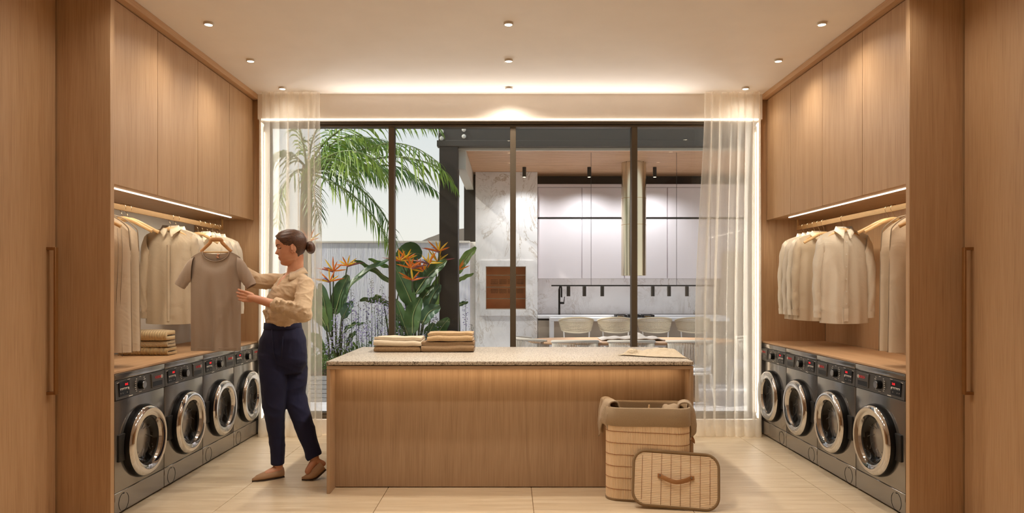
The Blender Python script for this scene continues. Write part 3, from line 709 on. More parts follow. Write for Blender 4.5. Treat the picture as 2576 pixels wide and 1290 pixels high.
# ================================================================== folded things
def knit(name, c, sx, sz, depth=.6, diag=0):
    m = fabric(name, c, weave=500, bump=.3); t = m.node_tree; N = t.nodes.new; b = t.nodes['Principled BSDF']
    tcn = N('ShaderNodeTexCoord'); wv = N('ShaderNodeTexWave'); wv.wave_type = 'BANDS'; wv.bands_direction = 'DIAGONAL' if diag else 'X'
    wv.inputs['Scale'].default_value = sx; wv.inputs['Distortion'].default_value = .08; t.links.new(tcn.outputs['Object'], wv.inputs['Vector'])
    bp = N('ShaderNodeBump'); bp.inputs['Strength'].default_value = depth; bp.inputs['Distance'].default_value = .01
    t.links.new(wv.outputs['Fac'], bp.inputs['Height'])
    old = b.inputs['Normal'].links[0].from_node; t.links.new(old.outputs[0], bp.inputs['Normal']); t.links.new(bp.outputs[0], b.inputs['Normal']); return m
def folded(name, label, cat, x0, x1, y0, y1, z0, z1, mat, layers=2, seed=0, group=None, sag=.004, ribs=0, yaw=0):
    """cloth folded back and forth: a thick serpentine section drawn out along x"""
    R = random.Random(seed); h = (z1-z0)/layers; th = h*.94; path = []
    for L in range(layers):
        zc = z0+h*(L+.5); a, b = (y1, y0) if L % 2 == 0 else (y0, y1)
        e = th*.42
        for k in range(9):
            q = k/8; path.append((lerp(a, b, q)+(e if (a > b) == (q > .5) else -e)*0, zc))
        if L < layers-1:
            d = -1 if b < a else 1
            for ang in (-60, -30, 0, 30, 60): path.append((b+d*h*.5*math.cos(math.radians(ang)), zc+h*.5+h*.5*math.sin(math.radians(ang))))
    n = 90 if ribs else 28; rings = []
    for i in range(n+1):
        u = i/n; x = lerp(x0, x1, u); ring_t, ring_b = [], []
        for k, (y, z) in enumerate(path):
            p = Vector(path[max(k-1, 0)]); q = Vector(path[min(k+1, len(path)-1)]); d = (q-p).normalized(); nn = Vector((-d.y, d.x))
            w = th*.5*(1-.25*(abs(2*u-1)**8))
            f = (sag*noise.noise((x*5+seed, y*6, z*9))+.5*sag*noise.noise((x*14, y*11, seed)))*min(1, (z-z0)/h)
            if ribs: w += .0034*(abs(math.sin(ribs*PI*u))-.5)
            ex = .006*noise.noise((z*60, seed, y*3))*(1 if u > .5 else -1)*abs(2*u-1)**6
            ring_t.append((x+ex, y+nn.x*w, z+nn.y*w+f)); ring_b.append((x+ex, y-nn.x*w, max(z0+.0005, z-nn.y*w+f*.6)))
        rings.append(ring_t+ring_b[::-1])
    mb = MB().loft(rings)
    if yaw:
        cx, cy = (x0+x1)/2, (y0+y1)/2; c, s = math.cos(yaw), math.sin(yaw)
        mb.v = [(cx+(p[0]-cx)*c-(p[1]-cy)*s, cy+(p[0]-cx)*s+(p[1]-cy)*c, p[2]) for p in mb.v]
    return obj(name, mb, mat, None, label, cat, group, sharp=60)
m_tw1 = fabric('beige_towel', (214, 198, 172), weave=260, bump=.6, wr=.15)
m_tw2 = fabric('brown_weave', (150, 122, 88), weave=180, bump=.9, var=.3)
m_tw3 = fabric('tan_towel', (192, 162, 122), weave=240, bump=.8, var=.15)
m_tw4 = fabric('dark_tan_towel', (146, 118, 86), weave=240, bump=.9, var=.2)
ZS = .872
folded('folded_towel', 'brown woven towel at the bottom of the left pile on the island', 'towel', -1.018, -.672, 5.31, 5.52, ZS+.001, ZS+.046, m_tw2, 2, 1, 'folded towels on the island')
folded('folded_towel', 'pale beige towel on top of the left pile on the island', 'towel', -1.022, -.665, 5.305, 5.51, ZS+.047, ZS+.112, m_tw1, 3, 2, 'folded towels on the island', sag=.012)
folded('folded_towel', 'dark tan towel at the bottom of the right pile on the island', 'towel', -.665, -.272, 5.31, 5.55, ZS+.001, ZS+.078, m_tw4, 3, 3, 'folded towels on the island', sag=.008)
folded('folded_towel', 'light tan towel on top of the right pile on the island', 'towel', -.622, -.282, 5.32, 5.54, ZS+.080, ZS+.143, m_tw3, 3, 4, 'folded towels on the island', sag=.010)
KG = 'knitted blankets on the left counter'
m_k1 = knit('ribbed_knit', (214, 188, 144), 17, 1, .9); m_k2 = knit('fine_knit', (206, 186, 152), 60, 1, .5, 1); m_k3 = knit('cable_knit', (196, 168, 122), 13, 1, 1.0)
folded('knitted_blanket', 'thick cable knit blanket at the bottom of the pile on the left counter', 'blanket', -2.86, -2.498, 5.18, 5.30, ZCT+.001, ZCT+.058, m_k3, 2, 11, KG, ribs=11)
folded('knitted_blanket', 'fine cream knit blanket in the middle of the pile on the left counter', 'blanket', -2.86, -2.503, 5.185, 5.295, ZCT+.060, ZCT+.106, m_k2, 2, 12, KG)
folded('knitted_blanket', 'golden ribbed knit blanket on top of the pile on the left counter', 'blanket', -2.86, -2.505, 5.18, 5.295, ZCT+.108, ZCT+.182, m_k1, 2, 13, KG, ribs=19)
# loose cloth on the right end of the island
rows = []
for j in range(27):
    v = j/26; row = []
    for i in range(61):
        u = i/60
        x = lerp(.768+.05*v, 1.236, u); yf = lerp(5.03, 4.80, u)+.012*math.sin(u*9); yb = lerp(5.10, 5.46, sstep(u*1.25))+.02*math.sin(u*11); y = lerp(yf, yb, v)
        e = sstep(min(u*6, 1))*sstep((1-u)*5+.12)
        rid = lambda c, w, h: h*math.exp(-(abs(v-c)/w)**1.3)
        z = ZS+.0045+e*(rid(.16+.22*u, .09, .030)+rid(.52-.20*u+.08*math.sin(u*6), .07, .024)+rid(.80+.05*math.sin(u*8), .10, .028)+rid(.36+.5*(u-.5), .05, .016))*(.65+.5*noise.noise((u*5, v*2, 1.5)))
        z += .007*(1-abs(noise.noise((u*8+v*3, v*6, 5)))*2)*e*sstep(v*5)*sstep((1-v)*5)
        if x > 1.207: z = min(z, ZS+.004)-(x-1.207)*.5
        else: z = max(z, ZS+.003)
        row.append((x, y, z))
    rows.append(row)
m_cloth = fabric('loose_linen', (200, 185, 160), wr=.9, ns=14)
lc = obj('linen_cloth', MB().grid(rows), m_cloth, None, 'crumpled beige linen cloth lying over the right end of the island', 'cloth', sharp=180, recalc=False)
sm = lc.modifiers.new('thick', 'SOLIDIFY'); sm.thickness = .003; sm.offset = 1

# ================================================================== hamper and its lid
HX, HY, HR = .895, 4.605, math.radians(-13)
HW, HD, HH = .262, .150, .585                   # half width, half depth, height of the body
def rrect(hw, hd, r, n=8, seg=10):
    P = []
    for cx, cy, a0 in ((hw-r, hd-r, 0), (-hw+r, hd-r, 90), (-hw+r, -hd+r, 180), (hw-r, -hd+r, 270)):
        for k in range(n+1): a = math.radians(a0+90*k/n); P.append((cx+r*math.cos(a), cy+r*math.sin(a)))
    out = []
    for i, p in enumerate(P):
        q = P[(i+1) % len(P)]; L = math.dist(p, q); m = max(1, round(L/.035)) if L > .06 else 1
        for k in range(m): out.append((lerp(p[0], q[0], k/m), lerp(p[1], q[1], k/m)))
    return out
def walk(P, step):
    L = [math.dist(P[i], P[(i+1) % len(P)]) for i in range(len(P))]; tot = sum(L); n = round(tot/step); out = []; acc = 0; i = 0
    for k in range(n):
        d = tot*k/n
        while d > acc+L[i]: acc += L[i]; i += 1
        q = (d-acc)/L[i]; a, b = P[i], P[(i+1) % len(P)]; t = Vector((b[0]-a[0], b[1]-a[1])).normalized()
        out.append((lerp(a[0], b[0], q), lerp(a[1], b[1], q), t))
    return out, tot/n
m_ham = fabric('hamper_lining', (168, 146, 116), weave=420, bump=.7, var=.12)
m_binding = fabric('olive_binding', (138, 112, 78), weave=500)
m_stitch = fabric('brown_stitch', (150, 92, 46)); m_leather = plain('tan_leather', (160, 112, 66), .5, bump=.2, bscale=200)
m_terry = fabric('taupe_terry', (178, 158, 132), weave=330, bump=1.0, var=.16, wr=.2)
ham = thing('laundry_hamper', 'oval bamboo laundry hamper with grey-brown fabric lining, in front of the island', 'hamper')
P = rrect(HW, HD, .085); st, step = walk(P, .0105); mb = MB()
for x, y, t in st:
    n = Vector((t.y, -t.x)); a = Vector((x, y)); h = step*.492
    ring = [a-t*h-n*.004, a-t*h, a-t*h*.6+n*.0026, a+t*h*.6+n*.0026, a+t*h, a+t*h-n*.004]
    mb.loft([[(p.x, p.y, .012) for p in ring], [(p.x, p.y, HH-.005) for p in ring]])
props(obj('bamboo_slats', mb, m_bamboo, ham), 'narrow upright bamboo slats', None, None, 'stuff')
obj('inner_wall', MB().loft([[(x*.97, y*.96, z) for x, y in P] for z in (.01, HH)], True, True, False), m_ham, ham, sharp=60)
for k in range(7):
    z = .075+k*.0735; obj('stitching', MB().tube([(x*1.012, y*1.02, z) for x, y in P], .0017, 5, loop=True), m_stitch, ham, sharp=180)
obj('base_binding', MB().loft([[(x*s, y*s, z) for x, y in P] for s, z in ((1.0, 0), (1.02, .002), (1.022, .014), (1.0, .017))]), m_binding, ham, sharp=60)
cuff = [(1.012, HH-.105), (1.03, HH-.100), (1.032, HH-.05), (1.026, HH+.008), (1.0, HH+.014), (.955, HH+.006), (.94, HH-.06), (.93, HH-.16)]
obj('lining_cuff', MB().loft([[(x*s+.002*math.sin(9*x+z*50), y*(s+.015)+.0015*math.sin(11*x+z*40), z+.004*math.sin(x*9)) for x, y in P] for s, z in cuff], True, False, False), m_ham, ham, sharp=180)
obj('lining_floor', MB().loft([[(x*.93, y*.92, HH-.165-.0*i) for x, y in P] if i == 0 else [(x*.02, y*.02, HH-.185) for x, y in P] for i in (0, 1)]), m_ham, ham, sharp=180)
gp = MB().tube(catmull([(HW+.006, -.055, .40), (HW+.03, -.03, .375), (HW+.034, 0, .365), (HW+.03, .03, .375), (HW+.006, .055, .40)], 5), .009, 8, .35, up=(0, 0, 1))
hd = obj('side_handle', gp, m_leather, ham)
for y in (-.055, .055): obj('rivet', MB().lathe([(.0005, .006), (.007, .005), (.009, 0)], (HW+.007, y, .40), 'X', 14), m_chrome, hd)
ham.location = (HX, HY, 0); ham.rotation_euler = (0, 0, HR)
def hamlocal(x, y, z):
    c, s = math.cos(HR), math.sin(HR); return Vector((HX+x*c-y*s, HY+x*s+y*c, z))
# towels in the hamper
def drape(name, label, edge, width, out_len, in_len, seed, flare=.25):
    """towel laid over the rim: edge = (point, outward dir) in hamper coordinates"""
    (ex, ey), (nx, ny) = edge; tx, ty = -ny, nx; rows = []
    prof = []
    for k in range(8): prof.append((-.035-.012*(1-k/8), HH+.018-in_len*(1-k/8)))
    for k in range(9): a = PI*k/8; prof.append((-.035*math.cos(a)+.0, HH+.020+.022*math.sin(a)))
    for k in range(1, 15): prof.append((.036+.030*math.sin(k/14*2.2)*.6, HH+.018-out_len*k/14))
    for q, (d, z) in enumerate(prof):
        row = []
        for i in range(17):
            u = -1+i/8; w = width*(1-flare*sstep((q-16)/14)*.6)
            f = .016*math.sin(u*4.2+seed)*sstep((q-12)/8)+.010*noise.noise((u*3, q*.2, seed))
            sk = (.05*u-.03*u*u)*sstep((q-15)/14)
            row.append(hamlocal(ex+tx*u*w+nx*(d+f), ey+ty*u*w+ny*(d+f), z+sk*(1.2 if u > 0 else 1)-.02*sstep((q-20)/10)*math.cos(u*5+seed)))
        rows.append(row)
    o = obj(name, MB().grid(rows), m_terry, None, label, 'towel', 'towels in the hamper', sharp=180, recalc=False)
    s = o.modifiers.new('thick', 'SOLIDIFY'); s.thickness = .010; s.offset = 0
    return o
drape('hanging_towel', 'taupe towel hanging over the left rim of the hamper', ((-HW+.02, -.03), (-.93, -.36)), .095, .165, .05, 1.0)
drape('hanging_towel', 'taupe towel hanging over the right rim of the hamper', ((HW-.030, -.01), (1, .0)), .052, .125, .06, 3.0, .5)
def roll(label, x0, x1, y, z, r, seed):
    pts = [hamlocal(lerp(x0, x1, k/6), y+.01*math.sin(k+seed), z+.012*math.sin(k*1.7+seed)) for k in range(7)]
    mb = MB().tube(catmull(pts, 3), lambda u: r*(.75+.35*math.sin(PI*min(1, max(0, u)))**.4), 18)
    mb.v = [tuple(Vector(p)+Vector((noise.noise(Vector(p)*16), noise.noise(Vector(p)*16+Vector((5, 0, 0))), noise.noise(Vector(p)*16+Vector((0, 9, 0)))))*.008) for p in mb.v]
    return obj('crumpled_towel', mb, m_terry, None, label, 'towel', 'towels in the hamper', sharp=180)
roll('rolled taupe towel inside the hamper at the right', .09, .215, .04, HH-.055, .06, 1)
roll('crumpled taupe towel lying deep in the hamper', -.17, .06, .01, HH-.13, .045, 2)
obj('wooden_peg', MB().cap(hamlocal(.005, -.05, HH-.06), hamlocal(.012, -.04, HH+.012), .006, .006, 8), m_hang, None, 'small wooden tip poking up inside the hamper', 'peg')
# lid leaning on the hamper
LW, LH = .257, .163
lid = thing('hamper_lid', 'bamboo hamper lid with leather handle leaning against the hamper', 'lid')
LP = rrect(LW, LH, .078, 10)
def lspan(z):
    r = .078
    if abs(z) <= LH-r: return LW-.004
    q = abs(z)-(LH-r); return LW-r+math.sqrt(max(0, r*r-q*q))-.004
k = 0; z = -LH+.009
while z < LH-.006:
    h = .0104; w = min(lspan(z-h*.4), lspan(z+h*.4))
    obj('slat', MB().box(-w, w, -.004, .0035, z-h*.46, z+h*.46, .0012), m_bamboo_x, lid); z += h
obj('backing', MB().loft([[(x*.97, y, zz*.96) for x, zz in LP] for y in (.0035, .008)]), m_ham, lid)
obj('binding', MB().tube([(x, 0, zz) for x, zz in LP], .0095, 8, .9, loop=True), m_binding, lid, sharp=180)
for i in range(8):
    x = -.205+i*.0586; w = LH-.008 if abs(x) < LW-.08 else LH-.03
    obj('stitching', MB().tube([(x, -.0048, -w), (x, -.0052, 0), (x, -.0048, w)], .0012, 5), m_stitch, lid, sharp=180)
hp = catmull([(-.098, -.010, .018), (-.055, -.026, -.002), (0, -.034, -.015), (.055, -.026, -.002), (.098, -.010, .018)], 6)
lh = obj('handle', MB().tube(hp, lambda u: .0135, 8, .14, up=(0, 0, 1)), m_leather, lid)
for s in (-1, 1):
    obj('handle_tab', MB().box(s*.088, s*.110, -.013, -.006, .004, .030, .002), m_leather, lh)
    obj('rivet', MB().lathe([(.0005, -.005), (.005, -.004), (.0068, 0)], (s*.095, -.0135, .018), 'Y', 14), m_chrome, lh)
lid.location = (PX(1700, 4.36), 4.365, .172); lid.rotation_euler = (math.radians(-17), math.radians(2.2), math.radians(-9))
# ================================================================== outdoors
ZG = -.05
m_marble = marble('white_marble', (244, 241, 241), (168, 148, 122), (176, 168, 160), 1.0)
m_cabw = plain('lavender_white_lacquer', (226, 218, 222), .35, var=.01, vscale=3)
m_gap = plain('dark_gap', (34, 30, 26), .6)
m_darkst = plain('charcoal_paint', (62, 59, 54), .55, var=.04, vscale=6)
m_darkbr = plain('dark_brown_column', (46, 41, 35), .5, var=.05, vscale=6)
m_soffit = plain('soffit_plaster', (206, 200, 188), .7, var=.02)
m_wallg = None
def stucco():
    m, t, b = newmat('combed_stucco'); N = t.nodes.new; setp(b, Roughness=.85)
    tcn = N('ShaderNodeTexCoord'); mp = N('ShaderNodeMapping'); mp.inputs['Scale'].default_value = (34, 34, 2.6); t.links.new(tcn.outputs['Object'], mp.inputs[0])
    nz = N('ShaderNodeTexNoise'); nz.inputs['Scale'].default_value = 1; nz.inputs['Detail'].default_value = 6; nz.inputs['Roughness'].default_value = .7; t.links.new(mp.outputs[0], nz.inputs['Vector'])
    r = N('ShaderNodeValToRGB'); r.color_ramp.elements[0].position = .34; r.color_ramp.elements[0].color = lin((222, 222, 240))+(1,); r.color_ramp.elements[1].position = .55; r.color_ramp.elements[1].color = lin((242, 242, 252))+(1,)
    t.links.new(nz.outputs[0], r.inputs[0]); t.links.new(r.outputs[0], b.inputs['Base Color'])
    bp = N('ShaderNodeBump'); bp.inputs['Strength'].default_value = .8; bp.inputs['Distance'].default_value = .02; t.links.new(nz.outputs[0], bp.inputs['Height']); t.links.new(bp.outputs[0], b.inputs['Normal']); return m
m_stucco = stucco()
m_capst = plain('pale_coping', (236, 230, 222), .7)
m_steel = plain('brushed_hood_steel', (224, 212, 188), .2, metal=1, var=.04, vscale=3)
m_white = plain('white_stone', (240, 238, 240), .3, var=.01)
m_taup = plain('taupe_panel', (176, 160, 142), .5, var=.03, vscale=4)
m_rope = fabric('cream_rope', (224, 210, 184), weave=300); m_cord = fabric('grey_cord', (188, 180, 170), weave=300)
m_cush = fabric('white_cushion', (232, 230, 236), wr=.2)
m_frame = plain('white_metal', (222, 216, 210), .4, var=.02)
m_fire = plain('firebrick', (222, 164, 118), .8, var=.12, vscale=6); m_bbqglass = pane_glass('bbq_glass', (.97, .92, .87), .5)
m_plantbox = plain('grey_board', (150, 148, 146), .75, var=.1, vscale=8, bump=.3, bscale=40)
m_soil = plain('soil', (78, 58, 40), .95, var=.3, vscale=20, bump=.8)
m_hill = plain('far_hill', (142, 132, 124), .95, var=.1, vscale=.05)
m_lawn = plain('dry_ground', (170, 160, 140), .95, var=.1, vscale=.5)

obj('ground', MB().box(-300, 300, 6.81, 900, ZG-.5, ZG-.03), m_lawn, kind='structure', label='bare ground far beyond the garden')
ter = thing('terrace_floor', 'pale grey stone terrace between house and outdoor kitchen', None, (0, 9, ZG), kind='structure')
obj('bed', MB().box(-6, 8, 6.81, 11.6, ZG-.03, ZG-.006), m_grout, ter)
tt = mesh_from(MB().box(-.398, .398, -.398, .398, -.02, 0, .002), 'terrace_tile')
for i in range(-5, 7):
    for j in range(6):
        y = 7.21+j*.8
        if y > 11.2: continue
        o = obj('tile', tt, m_tile2, ter); o.location = Vector((i*.8+.3, y, ZG))-ter.location
# garden wall, planter, hill
YG = 10.95; zgw = PZ(611, YG)
gw = obj('garden_wall', MB().box(-7, -.62, YG, YG+.16, ZG, zgw), m_stucco, kind='structure', label='pale lilac garden wall with combed vertical texture')
obj('coping', MB().box(-7, -.62, YG-.02, YG+.18, zgw, zgw+.032, .004), m_capst, gw)
pl = thing('garden_planter', 'long grey board planter below the tropical plants', 'planter', (-3, 9.6, ZG))
for k in range(6): obj('board', MB().box(-6, -.98, 8.68, 8.72, ZG+.053*k+.002, ZG+.053*(k+1)-.003, .002), m_plantbox, pl)
obj('soil', MB().box(-6, -.98, 8.73, YG-.001, ZG, ZG+.29), m_soil, pl)
obj('end_board', MB().box(-.978, -.95, 8.68, YG-.001, ZG, ZG+.318, .002), m_plantbox, pl)
hr = []
for j in range(2):
    hr.append([(PX(x, 600), 600+j*120, (PZ(y, 600) if j == 0 else -40)) for x, y in [(700, 640), (800, 628), (900, 620), (1000, 612), (1060, 606), (1078, 598), (1090, 594), (1105, 588), (1140, 578), (1200, 570), (1300, 590), (1500, 600), (1800, 610)]])
base = [(p[0], p[1], -60) for p in hr[0]]
obj('hills', MB().grid([base, hr[0], hr[1]]), m_hill, kind='structure', label='low brown hill on the horizon behind the garden wall')

# ---- outdoor kitchen pavilion
YP, YBK = 9.21, 11.36; XL = PX(1105, YP)
pav = thing('wall_pavilion', 'charcoal steel and plaster roof structure of the outdoor kitchen', None, (1.6, 10.2, ZG), kind='structure')
xb = 5.2
obj('fascia', MB().box(XL, xb, YP-.10, YP, PZ(357, YP-.1)+.02, PZ(357, YP-.1)+.75, .003), m_darkst, pav)
obj('fascia_ledge', MB().box(XL-.02, xb, YP-.115, YP+.02, PZ(368, YP-.1), PZ(357, YP-.1)+.02, .003), m_darkst, pav)
obj('roof_slab', MB().box(XL, xb, YP, YBK+.3, 3.34, 3.50), m_darkst, pav)
obj('column', MB().box(PX(1105, YP-.1), PX(1152, YP-.1), YP-.10, YP+.14, ZG, 3.20, .004), m_darkbr, pav)
obj('column', MB().box(PX(1167, 11.2), PX(1167, 11.2)+.22, 11.2, 11.36, ZG, 3.2, .004), m_darkbr, pav)
# plaster ring around the slatted field
zc2 = 3.14
obj('front_soffit', MB().box(PX(1152, YP), xb, YP+.001, YP+.03, zc2-.002, 3.33), m_soffit, pav)
obj('side_beam', MB().box(PX(1152, YP)-.02, PX(1168, YP)+.02, YP+.03, YBK, 2.90, 3.33, .004), m_soffit, pav)
for k in range(36):
    y = YP+.045+k*.0595
    if y > YBK-.02: break
    obj('plank', MB().box(PX(1168, YP)+.021, xb, y, y+.037, zc2, zc2+.024, .003), m_slat, pav)
obj('ceiling_void', MB().box(PX(1168, YP)+.021, xb, YP+.03, YBK, zc2+.05, 3.33), m_gap, pav)
obj('back_wall', MB().box(PX(1340, YBK), xb, YBK, YBK+.15, ZG, 3.33), m_gap, pav)
obj('right_wall', MB().box(xb, xb+.15, YP, YBK+.15, ZG, 3.5), m_taup, pav)
for px, py in ((1111, 331), (1111, 348), (1167, 326), (1167, 343)):
    p = W(px, py, YP-.10); obj('bolt_reflection', MB().lathe([(.0006, -.022), (.012, -.022), (.014, -.012), (.026, -.008), (.028, 0)], p, 'Y', 20), m_whitep, pav)  # white discs paint in the round bright reflections of the bolts
lw = obj('trim_5', MB().box(PX(1152, 11.0), PX(1196, 11.0)+.03, 11.0, 11.12, ZG, PZ(608, 11.0), .004), m_capst, kind='structure', label='low cream wall beside the dark column')

# ---- marble barbecue chimney
YM = 10.93; bx0, bx1 = PX(1196, YM), PX(1352, YM)
bq = thing('marble_barbecue', 'white marble barbecue chimney with shelved glass oven opening', 'barbecue', ((bx0+bx1)/2, 11.1, ZG))
ox0, ox1, oz0, oz1 = PX(1222, YM), PX(1323, YM), PZ(778, YM), PZ(670, YM)
ch = MB(); ch.box(bx0, ox0, YM, 11.36, ZG, 3.138); ch.box(ox1, bx1, YM, 11.36, ZG, 3.138); ch.box(ox0, ox1, YM, 11.36, ZG, oz0); ch.box(ox0, ox1, YM, 11.36, oz1, 3.138)
obj('chimney', ch, m_marble, bq)
obj('firebox', MB().box(ox0, ox1, YM+.22, YM+.24, oz0, oz1).box(ox0-.004, ox0+.002, YM+.03, YM+.22, oz0, oz1).box(ox1-.002, ox1+.004, YM+.03, YM+.22, oz0, oz1).box(ox0, ox1, YM+.03, YM+.22, oz0-.003, oz0+.002), m_fire, bq)
dfm = MB(); a, b, c, d = PX(1207, YM), PX(1340, YM), PZ(794, YM), PZ(655, YM)
dfm.box(a, ox0, YM-.018, YM-.002, c, d).box(ox1, b, YM-.018, YM-.002, c, d).box(ox0, ox1, YM-.018, YM-.002, c, oz0).box(ox0, ox1, YM-.018, YM-.002, oz1, d)
fr = obj('door_frame', dfm, m_marble, bq)
obj('inner_frame', MB().box(ox0, ox1, YM-.012, YM+.01, oz0, oz0+.012).box(ox0, ox1, YM-.012, YM+.01, oz1-.008, oz1).box(ox0, ox0+.008, YM-.012, YM+.01, oz0, oz1).box(ox1-.008, ox1, YM-.012, YM+.01, oz0, oz1), m_taup, fr)
for py in (692, 722, 751): obj('grill_bar', MB().box(ox0, ox1, YM-.004, YM+.006, PZ(py, YM)-.007, PZ(py, YM)+.007), m_chrome, fr)
obj('oven_glass', MB().box(ox0+.008, ox1-.008, YM+.012, YM+.016, oz0+.01, oz1-.008), m_bbqglass, fr)
vents = MB()
for gx in (1236, 1258, 1280, 1301):
    for ry in (704, 709, 713, 728, 732, 736):
        for k in range(5): p = W(gx+k*3.6, ry, YM+.215); vents.box(p.x-.005, p.x+.005, YM+.213, YM+.2205, p.z-.005, p.z+.005)
obj('vent_holes', vents, m_gap, bq)

# ---- kitchen run
YC = 11.0
sx = [1352.5, 1463.6, 1571, 1679, 1787, 1895]
for i in range(5):
    a, b = PX(sx[i], YC), PX(sx[i+1], YC)
    nm = ('next to the marble chimney', 'second from the chimney', 'in the middle, behind the steel hood', 'second from the right end', 'at the right end, behind the curtain')[i]
    t = thing('outdoor_kitchen_cabinet', 'tall white lacquer kitchen cabinet above the splashback, '+nm, 'cabinet', ((a+b)/2, YC+.2, PZ(700, YC)), 'white outdoor kitchen cabinets')
    obj('carcass', MB().box(a, b, YC+.022, YBK-.001, PZ(700, YC), PZ(463, YC)), m_cabw, t)
    obj('door', MB().box(a+.006, b-.006, YC, YC+.02, PZ(546, YC), PZ(472, YC), .002), m_cabw, t)
    obj('door', MB().box(a+.006, b-.006, YC, YC+.02, PZ(700, YC), PZ(551, YC), .002), m_cabw, t)
    obj('grip_channel', MB().box(a, b, YC+.012, YC+.021, PZ(551, YC), PZ(546, YC)), m_gap, t)
    obj('top_filler', MB().box(a, b, YC, YC+.02, PZ(471, YC), PZ(463, YC)), m_cabw, t)
obj('marble_splashback', MB().box(bx1+.002, 3.9, YBK-.022, YBK-.002, .93, PZ(700, YC)-.001), m_marble, None, 'veined white marble splashback behind the outdoor sink', 'splashback')
bc = thing('outdoor_back_counter', 'white worktop with brown base cabinets along the outdoor kitchen wall', 'counter', (2, 11.1, ZG))
obj('worktop', MB().box(bx1+.002, 3.28, 10.72, YBK-.024, .885, .925, .003), m_white, bc)
obj('recess', MB().box(bx1+.002, 3.28, 10.80, YBK-.024, .855, .885), m_gap, bc)
for i in range(5):
    a = bx1+.01+i*.568; obj('base_cabinet', MB().box(a, a+.564, 10.76, YBK-.024, ZG+.08, .854, .003), m_taup, bc)
obj('tall_fridge_cabinet', MB().box(3.29, 3.92, 10.75, YBK-.03, ZG, PZ(632, 10.75), .004), m_taup, None, 'tall beige cabinet at the right end of the outdoor kitchen', 'cabinet')
p = W(1407, 790, 11.15)
fa = thing('black_faucet', 'tall black mixer tap on the outdoor sink', 'faucet', (p.x, 11.15, .926))
obj('column', MB().cyl((p.x, 11.15, .926), (p.x, 11.15, 1.33), .016, n=14).tube(catmull([(p.x, 11.15, 1.33), (p.x+.012, 11.135, 1.372), (p.x+.03, 11.12, 1.35), (p.x+.032, 11.11, 1.20)], 6), .013, 10), m_black, fa)
obj('lever', MB().cyl((p.x, 11.15, 1.11), (p.x+.075, 11.13, 1.11), .018, n=12).cyl((p.x+.07, 11.13, 1.11), (p.x+.08, 11.12, 1.21), .006, n=8), m_black, fa)
# bar island with waterfall end
yb0, yb1 = 10.32, 10.68; xb0 = PX(1385, yb0)
br = thing('outdoor_bar_counter', 'white waterfall bar counter behind the woven stools', 'counter', (1.8, 10.5, ZG))
obj('top', MB().box(xb0, 3.2, yb0, yb1, .862, .912, .003), m_white, br); obj('waterfall_leg', MB().box(xb0, xb0+.05, yb0, yb1, ZG, .861, .003), m_white, br)
obj('front_panel', MB().box(xb0+.052, 3.2, yb0+.12, yb0+.15, ZG, .861), m_taup, br)
ck = thing('gas_hob', 'black gas hob with brass burners on the bar counter', 'hob', (PX(1595, 10.5), 10.5, .913))
hx = PX(1595, 10.5)
obj('glass', MB().box(hx-.31, hx+.31, 10.36, 10.64, .913, .918, .002), m_black, ck)
for dx in (-.2, 0, .2):
    obj('burner', MB().lathe([(.05, .918), (.045, .934), (.0008, .936)], (hx+dx, 10.5, 0), 'Z', 18), m_brass, ck)
    gr = MB()
    for q in (-.075, .075): gr.box(hx+dx+q-.006, hx+dx+q+.006, 10.39, 10.61, .918, .951).box(hx+dx-.085, hx+dx+.085, 10.5+q-.006, 10.5+q+.006, .94, .951)
    obj('grate', gr, m_blackm, ck)
# hood, ceiling spots, pendant
hxx = PX(1594, 10.15)
hd = thing('steel_hood', 'tall cylindrical brushed steel extractor hood hanging from the slatted ceiling', 'extractor hood', (hxx, 10.15, PZ(693, 10.15)))
obj('tube', MB().lathe([(.160, PZ(693, 10.15)+.05), (.172, PZ(693, 10.15)), (.177, PZ(693, 10.15)), (.177, zc2-.001)], (hxx, 10.15, 0), 'Z', 48), m_steel, hd)
obj('filter', MB().lathe([(.0008, PZ(693, 10.15)+.04), (.165, PZ(693, 10.15)+.04)], (hxx, 10.15, 0), 'Z', 32), m_blackm, hd)
for pyb in (500, 566): obj('joint', MB().lathe([(.1785, PZ(pyb, 10.15)-.0025), (.1785, PZ(pyb, 10.15)+.0025)], (hxx, 10.15, 0), 'Z', 48), m_brass, hd)
for i, px in enumerate((1319, 1482, 1647)):
    x = PX(px, 10.5); t = thing('ceiling_spotlight', 'black cylinder spotlight under the slatted ceiling, '+('left one above the marble', 'middle one', 'right of the steel hood')[i], 'spotlight', (x, 10.5, zc2), 'black ceiling cylinders')
    obj('housing', MB().lathe([(.0225, zc2-.150), (.027, zc2-.150), (.027, zc2-.001), (.0008, zc2-.001)], (x, 10.5, 0), 'Z', 24), m_blackm, t)
    obj('lens', MB().lathe([(.0008, zc2-.146), (.0225, zc2-.148)], (x, 10.5, 0), 'Z', 20), m_lens, t)
    light('cylinder_lamp', 'SPOT', (x, 10.5, zc2-.17), (30, 44, 44)[i], (.97, .97, 1.0), t, spot_size=math.radians(150), spot_blend=.8, shadow_soft_size=.02)
YPD = 9.36; zpb = PZ(718, YPD); x0, x1 = PX(1387, YPD), PX(1800, YPD)
pd = thing('linear_pendant', 'thin black pendant bar with six cylinder lamps above the dining table', 'pendant lamp', ((x0+x1)/2, YPD, PZ(745, YPD)))
obj('bar', MB().box(x0, x1, YPD-.010, YPD+.010, zpb-.010, zpb+.008, .001), m_blackm, pd)
for px in (1487, 1702): obj('cable', MB().cyl((PX(px, YPD), YPD, zpb), (PX(px, YPD), YPD, zc2), .0028, n=6), m_blackm, pd)
